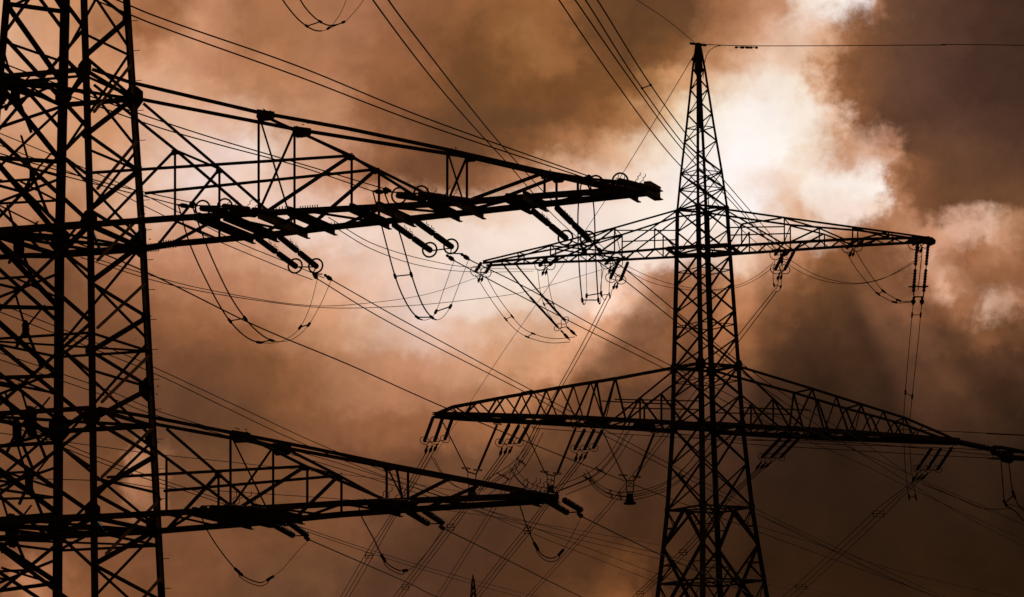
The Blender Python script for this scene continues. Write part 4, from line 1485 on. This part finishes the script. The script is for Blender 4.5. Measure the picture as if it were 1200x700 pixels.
jset('twin jumper hanging in a narrow loop below the long right insulator', [([(908, 306), (906, 320), (907, 334), (910, 338), (913, 326)], dW - 3, dW + 3), ([(917, 306), (916, 322), (915, 336), (912, 342), (906, 340)], dW - 3, dW + 3)], (.5,), .032)
dX = yd('UR', 1040, 340)
jset('twin jumper sagging right from the mid right upper arm to the tip insulator', [([(992, 295), (1004, 316), (1025, 341), (1038, 350), (1052, 355), (1070, 354)], yd('UR', 1000, 290), dX + 1), ([(1002, 293), (1014, 313), (1032, 338), (1044, 347), (1056, 353), (1070, 353)], yd('UR', 1000, 290), dX + 1)], (.45, .75), .036)
jset('thin slack wire pair under the right upper far arm', [([(919, 300), (945, 317), (970, 327), (1000, 332), (1025, 329), (1050, 320), (1078, 304)], dW, dX), ([(912, 302), (940, 320), (968, 330), (1000, 333), (1028, 329), (1052, 318), (1080, 300)], dW, dX)], (), .026)
jset('thin slack wire pair passing the far pylon body below its upper arm', [([(735, 312), (760, 324), (791, 334), (830, 340), (860, 338), (885, 328), (908, 312)], dV, dW), ([(733, 316), (760, 330), (791, 338), (830, 340), (862, 335), (886, 324), (906, 308)], dV, dW)], (), .026)
dY = yd('UR', 1075, 360)
jset('twin jumper dropping straight from the right upper arm tip past the lower arm', [([(1070, 357), (1066, 400), (1061, 460), (1059, 500), (1061, 550), (1066, 588)], dY, dY - 6), ([(1080, 357), (1076, 400), (1069, 465), (1066, 500), (1068, 550), (1074, 588)], dY, dY - 6)], (.06, .4, .97), .033)
yE_ = y0
jset('twin jumper hanging at the right edge below the end weight', [([(1173, 541), (1175, 566), (1178, 590), (1190, 600), (1215, 625), (1300, 700)], y0 + 2, y0 + 6), ([(1182, 541), (1185, 566), (1188, 580), (1196, 595), (1215, 612), (1300, 690)], y0 + 2, y0 + 6)], (.4,), .055)
# bundles leaving the far pylon to the distance, lower left
GB = 'bundles falling away lower left of the far pylon'


def bundle(label, ends, tail, gaps, d1, sp, r=.042):
    paths = []
    for s, g_ in enumerate(gaps):
        (c, dd) = ends[s] if isinstance(ends, list) and isinstance(ends[0][0], tuple) else ends
        px = [c] + [(x + g_ * (1 if i else .7), y) for i, (x, y) in enumerate(tail)]
        paths.append((px, dd, d1))
    return cable_set('conductor_bundle', label, CN, paths, r, GB, sp, r * 1.2, True)


bundle('triple cables with square spacer running lower left behind the near lower arm, leftmost', TRI_END[0], [(461, 604), (436, 645), (404, 700), (370, 755)], (-5, 0, 5), 700, (.53,))
bundle('triple cables with square spacers crossing the lowest centre, middle of three', TRI_END[1], [(545, 596), (528, 618), (475, 688), (466, 700), (425, 755)], (-5, 0, 5), 700, (.4, .6))
bundle('triple cables with square spacer running lower left from the inner triple string', TRI_END[2], [(636, 597), (618, 622), (590, 657), (557, 700), (515, 755)], (-5, 0, 5), 700, (.4,))
bundle('triple cables with square spacer passing behind the far pylon foot', TRI_END[3], [(850, 588), (817, 630), (784, 664), (750, 696), (700, 745)], (-5, 0, 5), 700, (.5, .8), .044)
bundle('triple cables with square spacers falling lower left from the right triple string', TRI_END[4], [(1052, 582), (1031, 601), (990, 640), (945, 682), (925, 700), (870, 750)], (-8, 0, 8), 700, (.34, .72), .034)
cable_set('conductor_bundle', 'twin cables running lower left from the long left upper insulator past the triple bundles', CN,
          [([(712, 346), (684, 400), (656, 451), (610, 532), (577, 594), (511, 700), (480, 750)], dV + 3, 800), ([(716, 346), (689, 400), (660, 451), (614, 532), (582, 594), (516, 700), (485, 750)], dV + 3, 800)], .042, GB)
cable_set('conductor_bundle', 'twin cables running lower left from the long right upper insulator behind the body', CN,
          [([(906, 342), (870, 387), (820, 452), (720, 583), (616, 700), (575, 745)], dW + 3, 800), ([(910, 342), (876, 387), (826, 452), (725, 583), (621, 700), (580, 745)], dW + 3, 800)], .042, GB)
# spans coming in from overhead to the far pylon
GO = 'cables coming from overhead to the far pylon'
cable_set('conductor_bundle', 'twin cables from the top edge to the right upper far arm, pair with spacer', CN,
          [([(640, -90), (700, 0), (755, 88.5), (800, 152), (848, 211), (892, 262), (915, 289)], 150, dW - 2), ([(622, -90), (686, 0), (743, 90), (800, 168), (848, 220), (885, 264), (908, 292)], 150, dW - 2)], .033, GO, (.36,), .03)
cable_set('conductor_bundle', 'twin cables from the top edge down to the far pylon, left pair without spacer', CN,
          [([(612, -90), (674, 0), (740, 95), (797, 172), (852, 231), (890, 272), (912, 294)], 150, dW - 2), ([(590, -100), (655, 0), (718, 92), (780, 175), (830, 228), (870, 270), (900, 296)], 150, dW - 2)], .033, GO)
cable_set('conductor_bundle', 'twin cables from the top centre passing behind the near arm tip', CN,
          [([(392, -70), (437, 0), (500, 84), (550, 143), (595, 192), (650, 254), (705, 303)], 120, yd('UL', 640, 300)), ([(410, -70), (455, 0), (500, 60), (560, 137), (600, 184), (655, 243), (718, 300)], 120, yd('UL', 640, 300))], .03, GO)
cable_set('earth_wire', 'thin wire from the top edge down left to the far pylon peak', 'earth wire', [([(690, -35), (746, 0), (785, 26), (816, 52)], 250, YR)], .03)
cable_set('earth_wire', 'thin level wire running right from the far pylon peak, with hanging damper weights', 'earth wire',
          [([(818, 52), (862, 53.6), (900, 54), (1000, 53.6), (1100, 53), (1260, 54), (2400, 70)], YR, 470)], .04, None, dampers=((0, .185), (0, .218), (0, .229), (0, .279)))
jset('small curved bonding wire right of the far pylon peak', [([(846, 53), (836, 56), (829, 63), (825.5, 75), (824, 92)], YR, YR)], (), .035)
cable_set('earth_wire', 'thin straight wire from the far pylon peak to lower left, damper near its top', 'earth wire',
          [([(817, 55), (806, 77), (735, 195), (700, 249), (640, 340), (590, 412), (540, 488), (470, 590)], YR, 900)], .035, None, dampers=((0, .12),))
# slack wires across the middle of the sky
cable_set('pilot_wire', 'slack wire sagging from the near pylon to the left upper far arm tip', 'wire',
          [([(95, 298), (180, 324), (250, 341), (348, 357), (414, 357), (500, 345), (560, 325)], 160, yd('UL', 560, 312))], .02, 'slack wires between the two pylons')
cable_set('pilot_wire', 'thin slack wire sagging lower, from the near pylon to the mid left upper far arm', 'wire',
          [([(95, 302), (200, 334), (300, 352), (385, 361), (470, 359), (545, 352), (620, 341), (706, 316)], 160, yd('UL', 706, 312))], .02, 'slack wires between the two pylons')
cable_set('pilot_wire', 'thin wire pair passing under the upper near arm behind its middle jumper', 'wire',
          [([(385, 255), (440, 287), (505, 306), (560, 314), (640, 316)], 165, 380), ([(385, 262), (440, 294), (500, 313), (560, 319), (625, 318)], 165, 380)], .02, 'slack wires between the two pylons')
# lines of the far side of the near pylon, crossing the lower sky
GF = 'cables from the hidden left side of the near pylon'
cable_set('conductor', 'single cable crossing from the near pylon body to the left lower far arm tip', CN, [([(-60, 210), (60, 271), (180, 323), (300, 382), (410, 428), (515, 475), (640, 527), (800, 590), (1000, 664), (1200, 735)], 140, 560)], .03, GF)
cable_set('conductor_bundle', 'twin cables behind the innermost upper string, from the near pylon body', CN,
          [([(-40, 155), (112, 214), (172, 243), (240, 276), (335, 316), (366, 328)], 135, 158), ([(-40, 140), (110, 202), (172, 230), (275, 282), (330, 305), (380, 326)], 135, 158)], .017, GF)
cable_set('conductor_bundle', 'twin cables running from the near pylon body over the lower near arm, steeper pair', CN,
          [([(-40, 350), (120, 413), (188, 441), (265, 478), (350, 518), (470, 566), (549, 594), (640, 632), (760, 679), (900, 735)], 140, 420), ([(-40, 340), (130, 409), (188, 434), (280, 477), (370, 519), (470, 560), (560, 594), (650, 628), (760, 669), (900, 722)], 140, 420)], .019, GF)
cable_set('conductor_bundle', 'twin cables running from the near pylon body over the lower near arm, flatter pair', CN,
          [([(-40, 400), (120, 455), (180, 480), (270, 508), (400, 544), (560, 595), (660, 622), (760, 646), (886, 676), (1012, 704)], 140, 480), ([(-40, 408), (120, 463), (180, 486), (280, 515), (400, 550), (560, 600), (660, 628), (760, 652), (886, 682), (1012, 711)], 140, 480)], .018, GF)
cable_set('conductor_bundle', 'lowest twin cables running right under the lower near arm beside the distant pylon tip', CN,
          [([(-40, 470), (125, 540), (230, 576), (350, 617), (480, 659), (600, 692), (720, 722)], 140, 480), ([(-40, 476), (125, 545), (230, 580), (350, 620), (480, 663), (600, 697), (720, 728)], 140, 480)], .02, GF)
cable_set('conductor', 'thin nearly level cable crossing the lower near arm truss', CN, [([(-20, 505), (120, 524), (187, 533), (300, 545), (470, 565), (620, 590)], 145, 380)], .018, GF)
cable_set('conductor', 'thin nearly level cable just above the bottom chord of the lower near arm', CN, [([(-20, 560), (125, 564), (187, 572), (280, 577), (450, 590), (620, 612), (780, 640)], 145, 420)], .018, GF)
# level cables along the right lower arm of the far pylon
for i, (lab, px) in enumerate((('thin level cable meeting the right picture edge just above the lower far arm tip', [(1050, 503), (1120, 506), (1200, 510), (1260, 513), (2400, 560)]),
                               ('level cable running right behind the far pylon just under its lower arm', [(624, 499), (640, 503), (800, 513), (870, 516), (1000, 519), (1200, 537), (1260, 541), (2400, 600)]),
                               ('second level cable under the right lower far arm', [(793, 509), (870, 520), (1000, 528), (1100, 534), (1200, 539), (1260, 543), (2400, 596)]),
                               ('third level cable under the right lower far arm, the lowest', [(640, 497), (870, 514), (960, 520), (1100, 525), (1200, 530), (1260, 534), (2400, 585)]))):
    cable_set('stay_cable', lab, 'cable', [(px, YR + 12, YR + 30)], .036, 'level cables along the lower far arm')
cable_set('conductor_bundle', 'thin cables spreading down right from the far pylon foot, lower pair', CN,
          [([(868, 590), (884, 601), (950, 631), (1033, 674), (1110, 703)], 400, 600), ([(872, 610), (886, 616), (945, 634), (1035, 664), (1100, 681), (1200, 704)], 400, 600)], .03, 'cables lower right of the far pylon')
cable_set('conductor', 'short cable stub levelling out toward the end weight at the right edge', CN, [([(1080, 567), (1120, 583), (1152, 596), (1184, 596.5), (1215, 599), (1600, 700)], 400, 410)], .033, 'cables lower right of the far pylon')

# ================================================================== distant pylon, only its tip shows
YT = 640.0
T0 = at(554.5, 690, YT)
zt_ = at(554.5, 679, YT).z
T0 = Vector((T0.x, T0.y, 0))
p3 = thing('lattice_pylon', 'tiny distant pylon tip at the bottom edge below the near lower arm', 'pylon', T0.copy(), 'lattice pylons')


def cT(su, sw, z):
    h = .12 + (zt_ - z) * .072
    return T0 + Vector((su * h * .9 + sw * h * .35, sw * h * .9 - su * h * .35, z))


for c in cornersR:
    MB().angle(cT(*c, 0), cT(*c, zt_), .14).build('leg', STEEL, p3)
z = zt_ - .6
st = 1.2
kk = 0
while z > 1 and kk < 22:
    z1 = max(0, z - st)
    for i in range(4):
        c, d = cornersR[i], cornersR[(i + 1) % 4]
        if (kk + i) % 2:
            c, d = d, c
        bar(p3, 'brace', cT(*c, z), cT(*d, z1), .07)
    z = z1
    st *= 1.17
    kk += 1
MB().lathe(T0 + ez * (zt_ - .2), T0 + ez * (zt_ + .7), [(0, .2), (1, .08)], 6).build('peak_cap', STEEL, p3)
for zz_, ln in ((zt_ - 14, 9), (zt_ - 22, 13)):
    for sgn in (-1, 1):
        b = MB()
        tp = T0 + Vector((sgn * ln, 0, zz_))
        for sw in (-1, 1):
            b.angle(cT(sgn, sw, zz_), tp, .2)
            b.angle(cT(sgn, sw, zz_ + 3), tp, .2)
        b.build('cross_arm', STEEL, p3)
print('near tip', proj(TIPU), 'objects', len(bpy.data.objects))
